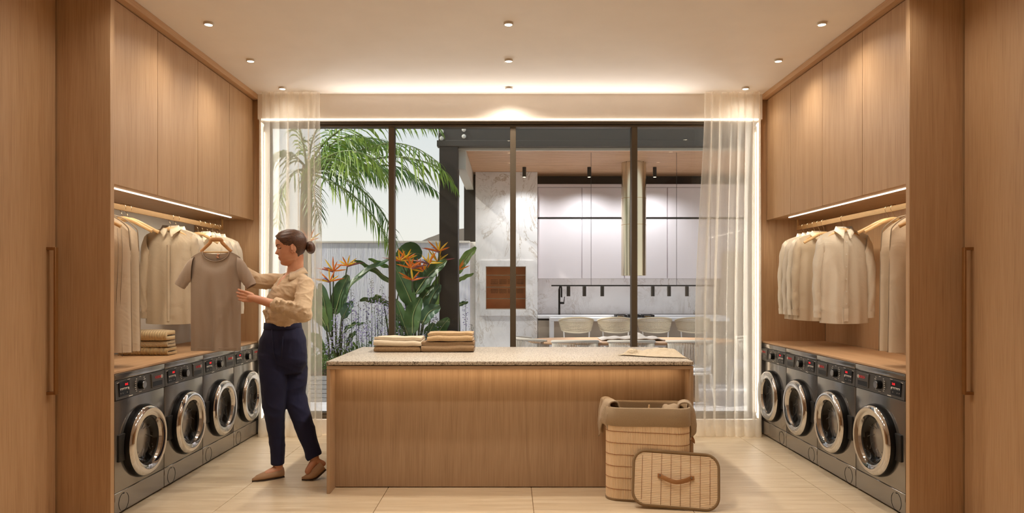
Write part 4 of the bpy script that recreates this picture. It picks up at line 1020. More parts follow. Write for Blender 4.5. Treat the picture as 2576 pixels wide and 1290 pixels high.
for px in (1430, 1470, 1515, 1642, 1683, 1728):
    lm = obj('lamp', MB().lathe([(.020, PZ(745, YPD)), (.0245, PZ(745, YPD)), (.0245, zpb-.011), (.0008, zpb-.011)], (PX(px, YPD), YPD, 0), 'Z', 20), m_darkbr, pd)
    light('pendant_lamp', 'SPOT', (PX(px, YPD), YPD, PZ(745, YPD)-.01), 7, (.97, .97, 1.0), pd, spot_size=math.radians(130), spot_blend=1.0, shadow_soft_size=.02)
# ---- dining table, chairs, stools
TXa, TXb, TYc, ZT = PX(1328, 9.0), 2.84, 9.0, .690
tb = thing('dining_table', 'long oval teak dining table on the terrace', 'table', ((TXa+TXb)/2, TYc, ZG))
el = []
for k in range(72):
    a = 2*PI*k/72; c, s = math.cos(a), math.sin(a); el.append(((TXa+TXb)/2+(TXb-TXa)/2*math.copysign(abs(c)**.62, c), TYc+.47*math.copysign(abs(s)**.75, s)))
obj('tabletop', MB().loft([[(lerp((TXa+TXb)/2, x, q), lerp(TYc, y, q), z) for x, y in el] for q, z in ((.97, ZT-.035), (1, ZT-.022), (1, ZT-.006), (.992, ZT))]), m_teak, tb, sharp=50)
for x in (TXa+.55, TXb-.55):
    for s in (-1, 1): obj('leg', MB().tube([(x+(.0), TYc+s*.14, ZT-.035), (x, TYc+s*.30, ZG)], .04, 12, .6), m_teak, tb)
    obj('crossbeam', MB().box(x-.04, x+.04, TYc-.3, TYc+.3, ZT-.075, ZT-.035, .004), m_teak, tb)
obj('stretcher', MB().box(TXa+.55, TXb-.55, TYc-.03, TYc+.03, .12, .19, .004), m_teak, tb)
def chair(kind):
    """seat faces +y (the chair shows its back to the viewer); origin on the ground"""
    stool = kind == 'stool'; t = thing('bar_stool' if stool else 'dining_chair', 'x', 'stool' if stool else 'chair')
    zs = .60 if stool else .40; zt = .985 if stool else .775; zl = .775 if stool else .47; hw = .235 if stool else .265; dp = .23 if stool else .25
    m = m_rope if stool else m_cord
    for sx_ in (-1, 1):
        for sy in (-1, 1): obj('leg', MB().tube([(sx_*hw*.72, sy*.17, zs-.01), (sx_*hw*.86, sy*.22, 0)], lambda u: .015-.004*u, 10), m_frame if not stool else m_frame, t)
    obj('seat', MB().lathe([(.001, zs-.02), (hw*.85, zs-.02), (hw*.9, zs), (hw*.85, zs+.01), (.001, zs+.01)], (0, 0, 0), 'Z', 32), m_frame, t, sharp=60)
    obj('cushion', MB().lathe([(.001, zs+.012), (hw*.82, zs+.014), (hw*.9, zs+.035), (hw*.85, zs+.062), (.001, zs+.072)], (0, .01, 0), 'Z', 32), m_cush, t, sharp=180)
    def arc(z, a, rad=1.0, sag=0):
        ang = -PI/2+a; return (hw*rad*math.cos(ang)*1.0, .06+dp*1.1*rad*math.sin(ang)*1.0, z)
    A = 1.45 if stool else 1.75
    top = [arc(zt-.05*(abs(k)/12)**2*(1 if stool else .6), A*k/12, 1.04) for k in range(-12, 13)]; low = [arc(zl+.03*(abs(k)/12)**2, A*k/12*.94, .90 if stool else .93) for k in range(-12, 13)]
    obj('top_rail', MB().tube(catmull(top, 3), .013 if stool else .017, 8), m, t, sharp=180); obj('lower_rail', MB().tube(catmull(low, 3), .010, 8), m, t, sharp=180)
    cd = MB(); Nn = 40 if stool else 52; Tp = catmull(top, 6); Lp = catmull(low, 6)
    for k in range(Nn+1):
        q = k/Nn*(len(Tp)-1); i = min(int(q), len(Tp)-2); a = Tp[i].lerp(Tp[i+1], q-i); b = Lp[i].lerp(Lp[i+1], q-i)
        c = (a+b)/2; c.x *= 1.03; c.y = .06+(c.y-.06)*1.03
        cd.tube([a, c, b], .0048, 5)
    if stool:
        for r in range(9):
            f = .16+.78*r/8; ring = [Tp[i].lerp(Lp[i], f) for i in range(0, len(Tp), 3)]
            cd.tube([Vector((p.x*1.03, .06+(p.y-.06)*1.03, p.z)) for p in ring], .0042, 4)
    props(obj('woven_back', cd, m, t, sharp=180), 'woven rope backrest', None, None, 'stuff')
    for sx_ in (-1, 1):
        k = 18 if sx_ < 0 else len(Lp)-19
        obj('back_support', MB().tube([Lp[k], (Lp[k].x*.95, Lp[k].y, zs)], .009, 8), m_frame, t)
    if stool: obj('foot_ring', MB().tube([(hw*.80*math.cos(a), .2*math.sin(a), .22) for a in [2*PI*k/24 for k in range(24)]], .008, 6, loop=True), m_frame, t, sharp=180)
    return t
st0 = chair('stool'); ch0 = chair('chair')
for i, px in enumerate((1450, 1548, 1647.5, 1744)):
    o = st0 if i == 0 else copy_tree(st0); o.location = (PX(px, 10.0), 10.02, ZG)
    props(o, 'cream woven rope bar stool, %s from the marble chimney' % ('first', 'second', 'third', 'fourth')[i], None, 'woven bar stools')
for i, px in enumerate((1449.5, 1593.5, 1744)):
    o = ch0 if i == 0 else copy_tree(ch0); o.location = (PX(px, 8.40), 8.50, ZG)
    props(o, 'grey cord dining chair on the near side of the table, %s' % ('leftmost', 'in the middle', 'rightmost, beside the curtain')[i], None, 'cord dining chairs')
o = copy_tree(ch0); o.location = (PX(1335, 8.9)-.0, 8.93, ZG); o.rotation_euler = (0, 0, math.radians(-72)); props(o, 'grey cord dining chair at the left end of the table', None, 'cord dining chairs')
o = copy_tree(ch0); o.location = (3.02, 9.05, ZG); o.rotation_euler = (0, 0, math.radians(75)); props(o, 'grey cord dining chair at the right end of the table behind the curtain', None, 'cord dining chairs')
m_throw = knit('fringed_throw', (206, 192, 182), 40, 1, .8)
rows = []
for j in range(13):
    v = j/12; row = []
    for i in range(41):
        u = i/40; x = lerp(PX(1508, 9.0), PX(1664, 9.0), u); y = 8.78+.42*v
        z = ZT+.003+.028*sstep(u*8)*sstep((1-u)*8)*(.6+.4*math.sin(v*PI))*(1+.25*math.sin(u*30))+.05*math.exp(-((u-.62)/.07)**2)*sstep(v*1.5)
        row.append((x, y, z))
    rows.append(row)
o = obj('table_throw', MB().grid(rows), m_throw, None, 'rumpled ribbed textile lying on the teak table', 'throw', sharp=180, recalc=False)
s = o.modifiers.new('thick', 'SOLIDIFY'); s.thickness = .012; s.offset = 1

# ================================================================== plants
m_pleaf = [leafmat('palm_leaf', (88, 130, 50), (160, 182, 74), .45), leafmat('palm_leaf_dark', (62, 104, 54), (116, 150, 70), .4)]
m_rach = leafmat('palm_rachis', (92, 110, 62), (120, 132, 76), .1)
m_trunk = plain('palm_trunk', (132, 112, 86), .9, var=.2, vscale=14, bump=.8, bscale=20)
m_str = [leafmat('strelitzia_leaf', (52, 84, 46), (78, 108, 54), .3), leafmat('strelitzia_leaf_light', (88, 120, 58), (124, 146, 72), .45), leafmat('strelitzia_leaf_blue', (64, 98, 74), (100, 130, 96), .3)]
m_rib = leafmat('leaf_midrib', (140, 152, 96), (160, 168, 110), .2)
m_or = [leafmat('orange_petal', (236, 112, 20), (250, 144, 30), .4), leafmat('yellow_petal', (246, 176, 24), (252, 206, 60), .4)]
m_blue = leafmat('blue_tongue', (58, 56, 130), (80, 78, 150), .2); m_beak = leafmat('pink_beak', (176, 92, 84), (140, 96, 96), .2)
m_stem = leafmat('flower_stem', (52, 66, 38), (76, 88, 48), .1)
m_lav = leafmat('lavender_floret', (160, 146, 196), (206, 196, 222), .3); m_bud = leafmat('spike_bud', (92, 80, 74), (116, 104, 92), .2)
m_fern = leafmat('small_foliage', (62, 92, 42), (112, 138, 58), .4)
def frond(parent, pts, n, ll, seed, mat, droop=.40, lw=.0135, tipk=.5, base=.1):
    R = random.Random(seed); P = catmull(pts, 10); m = len(P)
    fo = obj('frond', MB().tube(P, lambda u: .016*(1-u)+.003, 6), m_rach, parent, sharp=180); mb = MB()
    for i in range(n):
        q = base+(1-base)*(i+R.uniform(-.3, .3))/n; q = min(.999, max(0, q)); k = q*(m-1); a = min(int(k), m-2); p = P[a].lerp(P[a+1], k-a); t = (P[a+1]-P[a]).normalized()
        for sd_ in (-1, 1):
            side = t.cross(Vector((0, 0, 1)))
            if side.length < .1: side = Vector((0, 1, 0))
            side.normalize(); L = ll*(.55+.45*math.sin(PI*min(1, q*1.05))**.6)*(1-(1-tipk)*q**3)*R.uniform(.85, 1.12)
            d = (side*sd_*R.uniform(.5, .9)+t*R.uniform(.5, .8)+Vector((0, 0, R.uniform(-.25, .3)))).normalized(); c = p.copy(); pr = []
            wd_ = Vector((t.x, t.y, t.z))*lw*R.uniform(.7, 1.2)
            for s in range(5):
                f = s/4; ww = (math.sin(PI*(.12+.88*f))**.8 if f < 1 else .02)
                pr.append((c-wd_*ww, c+wd_*ww)); d = (d+Vector((0, 0, -droop*(.6+f)))).normalized(); c = c+d*L/4
            mb.grid([list(x) for x in pr])
    props(obj('leaflets', mb, mat, fo, sharp=180, recalc=False), None, None, None, 'stuff')
pc = W(772, 425, 9.9)
palm = thing('feather_palm', 'tall feather palm with arching fronds behind the left curtain', 'palm tree', (pc.x, pc.y, ZG+.24))
obj('trunk', MB().tube(catmull([(pc.x-.05, pc.y, ZG+.24), (pc.x-.03, pc.y, 1.4), pc-Vector((0, 0, .15)), pc], 8), lambda u: .10-.03*u+.006*math.sin(u*70), 14), m_trunk, palm, sharp=180)
FR = [([(772,425,9.9),(860,395,9.8),(930,370,9.7),(990,360,9.4),(1050,374,9.1),(1112,414,8.95)], 58, .42, 0),
      ([(772,425,9.9),(880,408,9.7),(990,394,9.2),(1060,405,9.0),(1115,428,8.93),(1152,476,8.9)], 60, .42, 0),
      ([(772,430,9.9),(880,418,10.1),(990,418,10.2),(1050,446,10.2),(1105,486,10.2)], 56, .40, 1),
      ([(772,430,9.9),(840,440,9.7),(900,470,9.5),(955,525,9.4),(990,590,9.3),(1008,648,9.3)], 60, .36, 1),
      ([(772,435,9.9),(820,450,9.4),(887,491,9.2),(939,545,9.1),(968,590,9.05),(988,640,9.0)], 60, .38, 0),
      ([(772,425,9.9),(815,398,9.3),(870,380,9.0),(925,392,8.9),(968,432,8.85),(985,478,8.85)], 54, .50, 0),
      ([(772,422,9.9),(830,372,10.1),(900,350,10.2),(960,352,10.3),(1010,380,10.3)], 50, .42, 1),
      ([(772,420,9.9),(815,360,9.7),(870,318,9.5),(930,292,9.3),(1000,285,9.1),(1060,300,8.95),(1110,325,8.9)], 62, .42, 0),
      ([(772,420,9.9),(790,340,10),(830,280,10.1),(890,250,10.2),(950,250,10.2)], 46, .48, 1),
      ([(772,420,9.9),(760,350,9.9),(740,290,9.9),(700,260,9.9)], 40, .42, 0),
      ([(772,422,9.9),(730,385,9.8),(690,390,9.7),(655,430,9.6)], 44, .40, 1),
      ([(772,430,9.9),(745,430,9.6),(715,465,9.5),(700,520,9.4),(695,570,9.4)], 46, .38, 0),
      ([(772,432,9.9),(780,450,9.5),(790,490,9.3),(800,535,9.2),(808,585,9.2)], 46, .30, 1),
      ([(772,425,9.9),(820,405,10.4),(880,400,10.8),(930,420,11.0),(960,460,11.1)], 46, .42, 1),
      ([(772,425,9.9),(800,410,9.5),(840,400,9.1),(880,420,8.9),(905,460,8.85)], 46, .40, 0),
      ([(772,425,9.9),(810,385,9.8),(850,352,9.7),(900,340,9.6),(945,362,9.5)], 50, .40, 0)]
for i, (pts, n, ll, mi) in enumerate(FR): frond(palm, [W(*p) for p in pts], int(n*.68), ll*1.25, 100+i, m_pleaf[mi])

def paddle(parent, pts, width, mat, twist=0.0, fold=.25, seed=0, stalk=None):
    P = catmull([W(*p) for p in pts], 8); m = len(P); rows = []; wpx = width*pts[1][2]/FPX
    for i, p in enumerate(P):
        u = i/(m-1); t = (P[min(i+1, m-1)]-P[max(i-1, 0)]).normalized(); s = t.cross(Vector((0, -1, 0))).normalized()
        nrm = s.cross(t).normalized(); s = (s*math.cos(twist)+nrm*math.sin(twist)).normalized(); nrm = s.cross(t).normalized()
        w = wpx*.5*(math.sin(PI*min(.97, .04+.93*u**.85))**.62)
        rows.append([p+s*w*q+nrm*(w*fold*abs(q)+.012*math.sin(u*17+q*3+seed)*abs(q)) for q in (-1, -.66, -.33, 0, .33, .66, 1)])
    lf = obj('leaf', MB().grid(rows), mat, parent, sharp=180, recalc=False)
    obj('midrib', MB().tube([p+Vector((0, -.004, 0)) for p in P], lambda u: .007*(1-u)+.0015, 5), m_rib, lf, sharp=180)
    if stalk: obj('stalk', MB().tube(catmull([W(*stalk), W(*stalk).lerp(P[0], .5)+Vector((0, .0, .02)), P[0]+Vector((0, .002, 0))], 5), lambda u: .014-.006*u, 7), m_stem, lf, sharp=180)
def bird(parent, px, py, Y, d, ci, foot, sc=1.0, seed=0, petals=6):
    R = random.Random(seed); c = W(px, py, Y); f = W(*foot); S = Y/FPX
    stem = obj('flower_stem', MB().tube(catmull([f, f.lerp(c, .5)+Vector((.0, 0, .03)), c], 6), .009, 7), m_stem, parent, sharp=180)
    tip = c+Vector((d*44*S*sc, -.02, 8*S*sc)); obj('beak', MB().tube([c-Vector((d*.01, 0, .01)), c.lerp(tip, .35)+Vector((0, 0, .004)), tip], [.012*sc, .015*sc, .002], 8), m_beak, stem, sharp=180)
    obj('tongue', MB().tube([c, c+Vector((d*11*S*sc, -.015, 8*S*sc)), c+Vector((d*19*S*sc, -.03, 9*S*sc))], [.004, .006, .001], 6), m_blue, stem, sharp=180)
    for k in range(petals):
        a = math.radians(lerp(-70, 78, k/(petals-1))+R.uniform(-14, 14)); L = R.uniform(26, 40)*S*sc
        e = Vector((-d*math.sin(a), R.uniform(-.5, .3), math.cos(a))).normalized(); s = e.cross(Vector((0, -1, 0))).normalized(); rows = []
        for q in range(6):
            u = q/5; w = .0105*sc*math.sin(PI*(.08+.9*u))**.8; b = c+e*L*u+Vector((0, -.01*math.sin(u*3), 0)); rows.append([b-s*w, b+Vector((0, -.006, 0)), b+s*w])
        obj('petal', MB().grid(rows), m_or[ci if R.random() < .8 else 1-ci], stem, sharp=180, recalc=False)
pA = thing('bird_of_paradise_plant', 'bird of paradise plant with orange flowers at the left, beside the curtain', 'plant', W(850, 905, 9.25)*1.0, 'bird of paradise plants'); pA.location.z = ZG+.29
for a in [([(843,790,9.2),(858,735,9.2),(877,692,9.2)], 42, 0, .25, (848,900,9.25)), ([(828,835,9.1),(818,770,9.1),(806,712,9.1)], 40, 0, .2, (845,900,9.25)),
          ([(862,775,9.35),(885,715,9.35),(935,675,9.35),(985,650,9.35)], 26, 0, .9, (850,900,9.3)), ([(1004,722,9.45),(960,690,9.45),(925,668,9.45),(892,654,9.45)], 24, 0, .9, (980,900,9.45)),
          ([(1000,778,9.5),(965,755,9.5),(930,752,9.5),(905,754,9.5)], 24, 0, .8, (985,900,9.5)), ([(863,800,9.15),(873,778,9.15),(888,758,9.15)], 30, 2, .3, (855,900,9.2)),
          ([(862,838,9.0),(885,818,9.0),(915,813,9.0)], 14, 0, .6, (855,905,9.1)), ([(872,870,8.95),(882,850,8.95),(895,833,8.95)], 16, 0, .4, (868,905,9.0)),
          ([(965,760,9.6),(955,748,9.6),(943,742,9.6)], 12, 1, .3, (985,900,9.6)), ([(978,672,9.6),(955,662,9.6),(927,650,9.6)], 14, 1, .4, (990,900,9.6)),
          ([(820,820,9.0),(800,780,9.0),(780,760,9.0)], 40, 1, .2, (830,900,9.1)), ([(800,800,9.4),(785,740,9.4),(770,700,9.4)], 42, 0, .2, (810,900,9.4)), ([(815,880,8.95),(795,850,8.9),(770,845,8.9)], 30, 1, .3, (830,905,9.0))]:
    paddle(pA, a[0], a[1], m_str[a[2]], a[3], stalk=a[4])
for a in [(830,708,9.1,-1,0,(836,890,9.15)), (839,682,9.15,-1,0,(836,890,9.15)), (874,668,9.3,1,1,(858,770,9.3)), (778,606,9.4,-1,0,(790,890,9.4))]: bird(pA, a[0], a[1], a[2], a[3], a[4], a[5], seed=a[0])
pB = thing('bird_of_paradise_plant', 'big clump of bird of paradise with yellow flowers beside the dark column', 'plant', W(1045, 905, 9.2), 'bird of paradise plants'); pB.location.z = ZG+.29
for a in [([(1046,738,8.95),(1080,690,8.92),(1124,654,8.9)], 36, 0, .35, (1045,905,9.1)), ([(1040,772,9.0),(1018,720,9.0),(992,668,9.0)], 46, 0, .25, (1045,905,9.1)),
          ([(1008,690,9.5),(1030,640,9.5),(1062,640,9.5)], 60, 0, .2, (1040,905,9.4)), ([(1038,838,8.85),(1040,790,8.85),(1058,748,8.85)], 44, 0, .2, (1042,905,9.0)),
          ([(1072,785,9.1),(1088,745,9.1),(1108,715,9.1)], 34, 2, .3, (1050,905,9.1)), ([(1062,815,8.95),(1080,785,8.95),(1108,772,8.95)], 36, 2, .3, (1050,905,9.0)),
          ([(1030,855,8.9),(1012,800,8.9),(994,752,8.9)], 38, 0, .3, (1040,905,9.0)), ([(1056,762,9.0),(1072,740,9.0),(1092,718,9.0)], 26, 0, .5, (1050,905,9.0)),
          ([(1060,740,9.5),(1060,700,9.5),(1070,672,9.5)], 60, 0, .2, (1050,905,9.4)), ([(1020,735,9.45),(1012,700,9.45),(1005,660,9.45)], 40, 0, .3, (1030,905,9.4)),
          ([(1090,770,9.3),(1102,730,9.3),(1112,690,9.3)], 40, 1, .2, (1060,905,9.3)), ([(1018,870,8.9),(1000,830,8.9),(985,800,8.9)], 30, 0, .3, (1030,905,9.0)),
          ([(1092,860,9.0),(1110,825,9.0),(1130,800,9.0)], 34, 0, .2, (1070,905,9.0)), ([(1085,880,8.9),(1080,840,8.9),(1092,812,8.9)], 30, 0, .2, (1065,905,9.0)),
          ([(1022,700,9.6),(1032,668,9.6),(1048,655,9.6)], 34, 1, .3, (1040,905,9.5))]:
    paddle(pB, a[0], a[1], m_str[a[2]], a[3], stalk=a[4])
for a in [(1006,656,8.95,-1,1,(1032,720,9.0)), (1022,652,9.0,-1,1,(1036,720,9.0)), (1034,674,8.9,1,0,(1036,730,8.95)), (1058,676,9.0,1,0,(1052,720,9.0)), (1078,662,8.9,-1,1,(1070,700,8.95)), (1104,632,9.0,-1,1,(1104,720,9.05)),
          (1038,704,8.85,1,0,(1038,735,8.9)), (1068,684,8.95,1,1,(1066,720,9.0)), (1100,658,9.1,1,1,(1096,720,9.1))]: bird(pB, a[0], a[1], a[2], a[3], a[4], a[5], seed=a[0])
pC = thing('bird_of_paradise_plant', 'bird of paradise leaves showing between the dark column and the marble chimney', 'plant', W(1160, 955, 10.5), 'bird of paradise plants'); pC.location.z = ZG
for a in [([(1150,690,10.6),(1172,650,10.6),(1198,622,10.6)], 26, 1, .4, (1160,955,10.5)), ([(1150,708,10.5),(1168,698,10.5),(1192,688,10.5)], 12, 1, .4, (1160,955,10.5)), ([(1150,770,10.4),(1162,764,10.4),(1178,760,10.4)], 12, 0, .4, (1160,955,10.5))]: paddle(pC, a[0], a[1], m_str[a[2]], a[3], stalk=a[4])
bird(pC, 1152, 680, 10.5, -1, 0, (1160, 955, 10.5), seed=1152)
# violet flower spikes
ORD = 'first second third fourth fifth sixth seventh eighth ninth tenth eleventh twelfth thirteenth fourteenth fifteenth sixteenth seventeenth eighteenth nineteenth twentieth twenty-first twenty-second twenty-third twenty-fourth twenty-fifth twenty-sixth twenty-seventh twenty-eighth twenty-ninth thirtieth'.split()
SP = [(883,728,870,9.0),(933,702,880,9.05),(961,718,880,9.1),(901,757,880,8.95),(921,752,875,9.2),(942,767,880,8.95),(867,792,880,8.95),(843,775,880,8.9),(950,740,880,9.15),(972,745,880,9.0),(910,815,890,8.9),(878,830,890,8.9),
      (842,815,890,8.85),(857,815,890,8.9),(925,800,890,8.9),(967,800,890,8.9),(1015,750,880,9.1),(1000,790,885,8.85),(1090,780,885,9.1),(1100,800,885,9.0),(1078,812,888,8.9),(1060,820,888,8.85),(1010,820,888,8.85),(826,835,890,8.85),(1170,752,870,10.4),(1185,815,880,10.4),(1165,830,880,10.4),(985,770,885,9.3),(895,780,885,9.2),(955,790,885,9.2)]
for i, (px, t_, b_, Y) in enumerate(sorted(SP)):
    R = random.Random(300+i); a, b = W(px, t_, Y), W(px+R.uniform(-4, 4), 905, Y); a_ = a; L = R.uniform(34, 58)*Y/FPX; zb = (ZG+.29) if px < 1130 else ZG
    t = thing('flower_spike', 'slender violet flower spike in the planter, %s from the left' % ORD[i], 'flower', (b.x, b.y, zb), 'violet flower spikes')
    obj('stem', MB().tube([Vector((b.x, b.y, zb)), b.lerp(a, .5)+Vector((.01, 0, 0)), a], lambda u: .006-.004*u, 5), m_stem, t, sharp=180)
    fl = MB(); bd = MB(); n = 46
    for k in range(n):
        u = k/n; z = a.z-L*1.35*u; r = .012+.03*math.sin(PI*min(1, .12+.8*u))*R.uniform(.6, 1.1); g = R.uniform(0, 2*PI); q = Vector((a.x+r*math.cos(g), a.y+r*math.sin(g), z+R.uniform(-.01, .01)))
        s = .0085 if u > .3 else .006
        (fl if u > .3 else bd).ell(q, (s*R.uniform(.8, 1.3), s, s*.8), 5, 3)
    props(obj('florets', fl, m_lav, t, sharp=180), None, None, None, 'stuff'); props(obj('buds', bd, m_bud, t, sharp=180), None, None, None, 'stuff')
    lv = MB()
    for k in range(12):
        q = Vector((b.x, b.y, lerp(zb+.03, a.z-L*1.4, k/12))); g = R.uniform(0, 2*PI); d = Vector((math.cos(g), math.sin(g), .5)).normalized(); s = d.cross(Vector((0, 0, 1))).normalized()*.009; l = R.uniform(.07, .13)
        lv.grid([[q-s*.3, q+s*.3], [q+d*l*.5-s, q+d*l*.5+s], [q+d*l+Vector((0, 0, -.02))-s*.1, q+d*l+Vector((0, 0, -.02))+s*.1]])
    props(obj('leaves', lv, m_fern, t, sharp=180, recalc=False), None, None, None, 'stuff')
R = random.Random(77); fm = MB()
for k in range(2600):
    x = R.uniform(-2.9, -1.0) if k < 2300 else R.uniform(-1.0, -.97); y = R.uniform(8.78, 9.9); z = ZG+.29; h = R.uniform(.1, .42)*(1.0 if x < -1.05 else .6); g = R.uniform(0, 2*PI)
    q = Vector((x, y, z+h*R.uniform(.1, .9))); d = Vector((math.cos(g), math.sin(g), R.uniform(.2, 1.3))).normalized(); s = d.cross(Vector((0, 0, 1))).normalized()*R.uniform(.006, .016); l = R.uniform(.06, .16)
    fm.grid([[q-s*.3, q+s*.3], [q+d*l*.5-s, q+d*l*.5+s], [q+d*l-s*.1, q+d*l+s*.1]])
obj('ground_foliage', fm, m_fern, None, 'low green foliage filling the planter', 'foliage', None, 'stuff', sharp=180, recalc=False)
# ================================================================== the woman and the T-shirt she holds
def skinmat():
    m, t, b = newmat('skin'); N = t.nodes.new; setp(b, Roughness=.5, Subsurface_Weight=.12, Subsurface_Scale=.02)
    b.inputs['Subsurface Radius'].default_value = (1, .35, .2)
    tcn = N('ShaderNodeTexCoord'); nz = N('ShaderNodeTexNoise'); nz.inputs['Scale'].default_value = 14; nz.inputs['Detail'].default_value = 4; t.links.new(tcn.outputs['Object'], nz.inputs['Vector'])
    r = N('ShaderNodeValToRGB'); r.color_ramp.elements[0].position = .3; r.color_ramp.elements[0].color = lin((200, 140, 110))+(1,); r.color_ramp.elements[1].position = .7; r.color_ramp.elements[1].color = lin((214, 158, 126))+(1,)
    t.links.new(nz.outputs[0], r.inputs[0]); t.links.new(r.outputs[0], b.inputs['Base Color']); return m
m_skin = skinmat()
def hairmat():
    m, t, b = newmat('brown_hair'); N = t.nodes.new; setp(b, Roughness=.42)
    tcn = N('ShaderNodeTexCoord'); mp = N('ShaderNodeMapping'); mp.inputs['Rotation'].default_value = (0, .5, 0); mp.inputs['Scale'].default_value = (14, 160, 160); t.links.new(tcn.outputs['Object'], mp.inputs[0])
    nz = N('ShaderNodeTexNoise'); nz.inputs['Scale'].default_value = 1.6; nz.inputs['Detail'].default_value = 3; t.links.new(mp.outputs[0], nz.inputs['Vector'])
    r = N('ShaderNodeValToRGB'); r.color_ramp.elements[0].position = .3; r.color_ramp.elements[0].color = lin((48, 28, 18))+(1,); r.color_ramp.elements[1].position = .75; r.color_ramp.elements[1].color = lin((104, 66, 42))+(1,)
    t.links.new(nz.outputs[0], r.inputs[0]); t.links.new(r.outputs[0], b.inputs['Base Color'])
    bp = N('ShaderNodeBump'); bp.inputs['Strength'].default_value = .35; bp.inputs['Distance'].default_value = .004; t.links.new(nz.outputs[0], bp.inputs['Height']); t.links.new(bp.outputs[0], b.inputs['Normal']); return m
m_hair = hairmat()
m_blouse = fabric('beige_blouse', (204, 178, 146), weave=700, wr=.32, ns=11)
m_trous = fabric('navy_wool', (22, 24, 58), weave=900, wr=.2, ns=5, sheen=.05, bump=.12)
m_suede = fabric('suede_shoe', (176, 140, 108), weave=500, bump=.2)
m_sole = plain('shoe_sole', (60, 44, 32), .7); m_lip = plain('lips', (176, 96, 84), .45, var=.05); m_lash = plain('lashes', (44, 28, 20), .6)

def remesh(mb, voxel, smooth_it=6, fac=.5, name='m'):
    me = mesh_from(mb, name+'_src', (0, 0, 0)); o = bpy.data.objects.new(name+'_src', me); COL.objects.link(o)
    r = o.modifiers.new('r', 'REMESH'); r.mode = 'VOXEL'; r.voxel_size = voxel
    s = o.modifiers.new('s', 'SMOOTH'); s.iterations = smooth_it; s.factor = fac
    dg = bpy.context.evaluated_depsgraph_get(); dg.update(); ev = o.evaluated_get(dg)
    out = bpy.data.meshes.new_from_object(ev)
    q = MB().add([v.co[:] for v in out.vertices], [tuple(p.vertices) for p in out.polygons])
    bpy.data.objects.remove(o); bpy.data.meshes.remove(me); bpy.data.meshes.remove(out); return q
def wrinkle(mb, amp, sc, seed, zr=None):
    me = mesh_from(mb, 'w'); vs = me.vertices; out = []
    for v in vs:
        p = v.co; q = Vector((p.x*sc[0]+p.z*sc[2]*.45, p.y*sc[1], p.z*sc[2]))+Vector((seed, 0, 0))
        q += Vector((noise.noise(q*.6), noise.noise(q*.6+Vector((7, 0, 0))), 0))*.8
        n = 1-abs(noise.noise(q))*2.2; n2 = 1-abs(noise.noise(q*1.9+Vector((3, 3, 3))))*2.0
        out.append(p+v.normal*amp*(max(0, n)**2*1.0+.35*max(0, n2)**2-.45))
    mb.v = [tuple(p) for p in out]; bpy.data.meshes.remove(me); return mb
root = W(712, 1205, 5.02); root.z = 0
per = thing('person', 'woman in beige blouse and navy trousers holding up a grey T-shirt', 'person', root)

# ---- head frame: f forward, l her left, u up
yaw = math.radians(19); pitch = math.radians(11)
f0 = Vector((-math.cos(yaw), -math.sin(yaw), 0)); l0 = Vector((0, 0, 1)).cross(f0)
hf = (f0*math.cos(pitch)-Vector((0, 0, 1))*math.sin(pitch)).normalized(); hu = (Vector((0, 0, 1))*math.cos(pitch)+f0*math.sin(pitch)).normalized(); hl = l0
YH = 5.0
HO = W(740.5, 664, YH)                       # chin level on the ear axis
def hp_(f, l, u): return HO+hf*f+hl*l+hu*u
PF = [(-.004, .058), (.004, .078), (.014, .090), (.026, .092), (.036, .087), (.046, .0925), (.053, .0945), (.0575, .0905), (.063, .0965), (.070, .0955), (.079, .0925), (.084, .098), (.090, .112), (.096, .1165), (.104, .111), (.114, .103), (.124, .0965), (.131, .093), (.140, .0955), (.150, .0985), (.165, .0985), (.185, .094), (.205, .080), (.222, .058), (.233, .034), (.2385, .002)]
BK = [(-.004, .005), (.02, .02), (.045, .05), (.07, .072), (.10, .090), (.13, .100), (.16, .102), (.19, .092), (.21, .076), (.226, .050), (.2385, .002)]
WD = [(-.004, .022), (.01, .036), (.03, .050), (.06, .060), (.09, .067), (.12, .071), (.15, .0745), (.18, .072), (.20, .062), (.22, .044), (.232, .024), (.2385, .002)]
def headpt(u, th):
    c, s = math.cos(th), math.sin(th); F = interp(PF, u); Bk = interp(BK, u); Wd = interp(WD, u)
    # flat-ish face mask: the profile bumps live only near the middle line
    Fm = interp([(-.004, .050), (.02, .080), (.06, .086), (.10, .089), (.13, .088), (.155, .094), (.19, .090), (.21, .074), (.226, .05), (.2385, .002)], u)
    if c > 0:
        k = abs(s); nosew = math.exp(-(abs(th)/(.17 if .083 < u < .128 else .34))**2)
        x = (Fm+(F-Fm)*nosew)*c**.80
        if .108 < u < .142: x -= .007*math.exp(-((abs(th)-.42)/.15)**2)*math.sin(PI*(u-.108)/.034)
        if .07 < u < .12: x += .003*math.exp(-((abs(th)-.75)/.25)**2)
    else: x = Bk*-(abs(c)**.85)
    return x, Wd*math.copysign(abs(s)**.85, s)
hm = MB(); rings = []
us = [-.004+k*.2425/64 for k in range(65)]
for u in us: rings.append([hp_(*((lambda a: (a[0], a[1], u))(headpt(u, 2*PI*k/96)))) for k in range(96)])
hm.loft(rings)
body = MB(); body.v += hm.v; body.f += hm.f
# ears
for s in (1, -1):
    e = MB(); c = hp_(-.008, s*.072, .108)
    for a0 in range(0, 300, 20):
        a = math.radians(a0-20); b = math.radians(a0); q = lambda t: c+hf*(.015*math.cos(t)-.004)+hu*(.028*math.sin(t))+hl*s*(.006+.003*math.cos(t))
        e.cap(q(a), q(b), .0045, .0045, 8)
    e.ell(c+hl*s*.001, (.014, .006, .024), 12, 8); e.ell(hp_(.004, s*.071, .086), (.006, .005, .008), 8, 6)
    body.v, body.f = body.v, body.f; body.add(e.v, e.f)
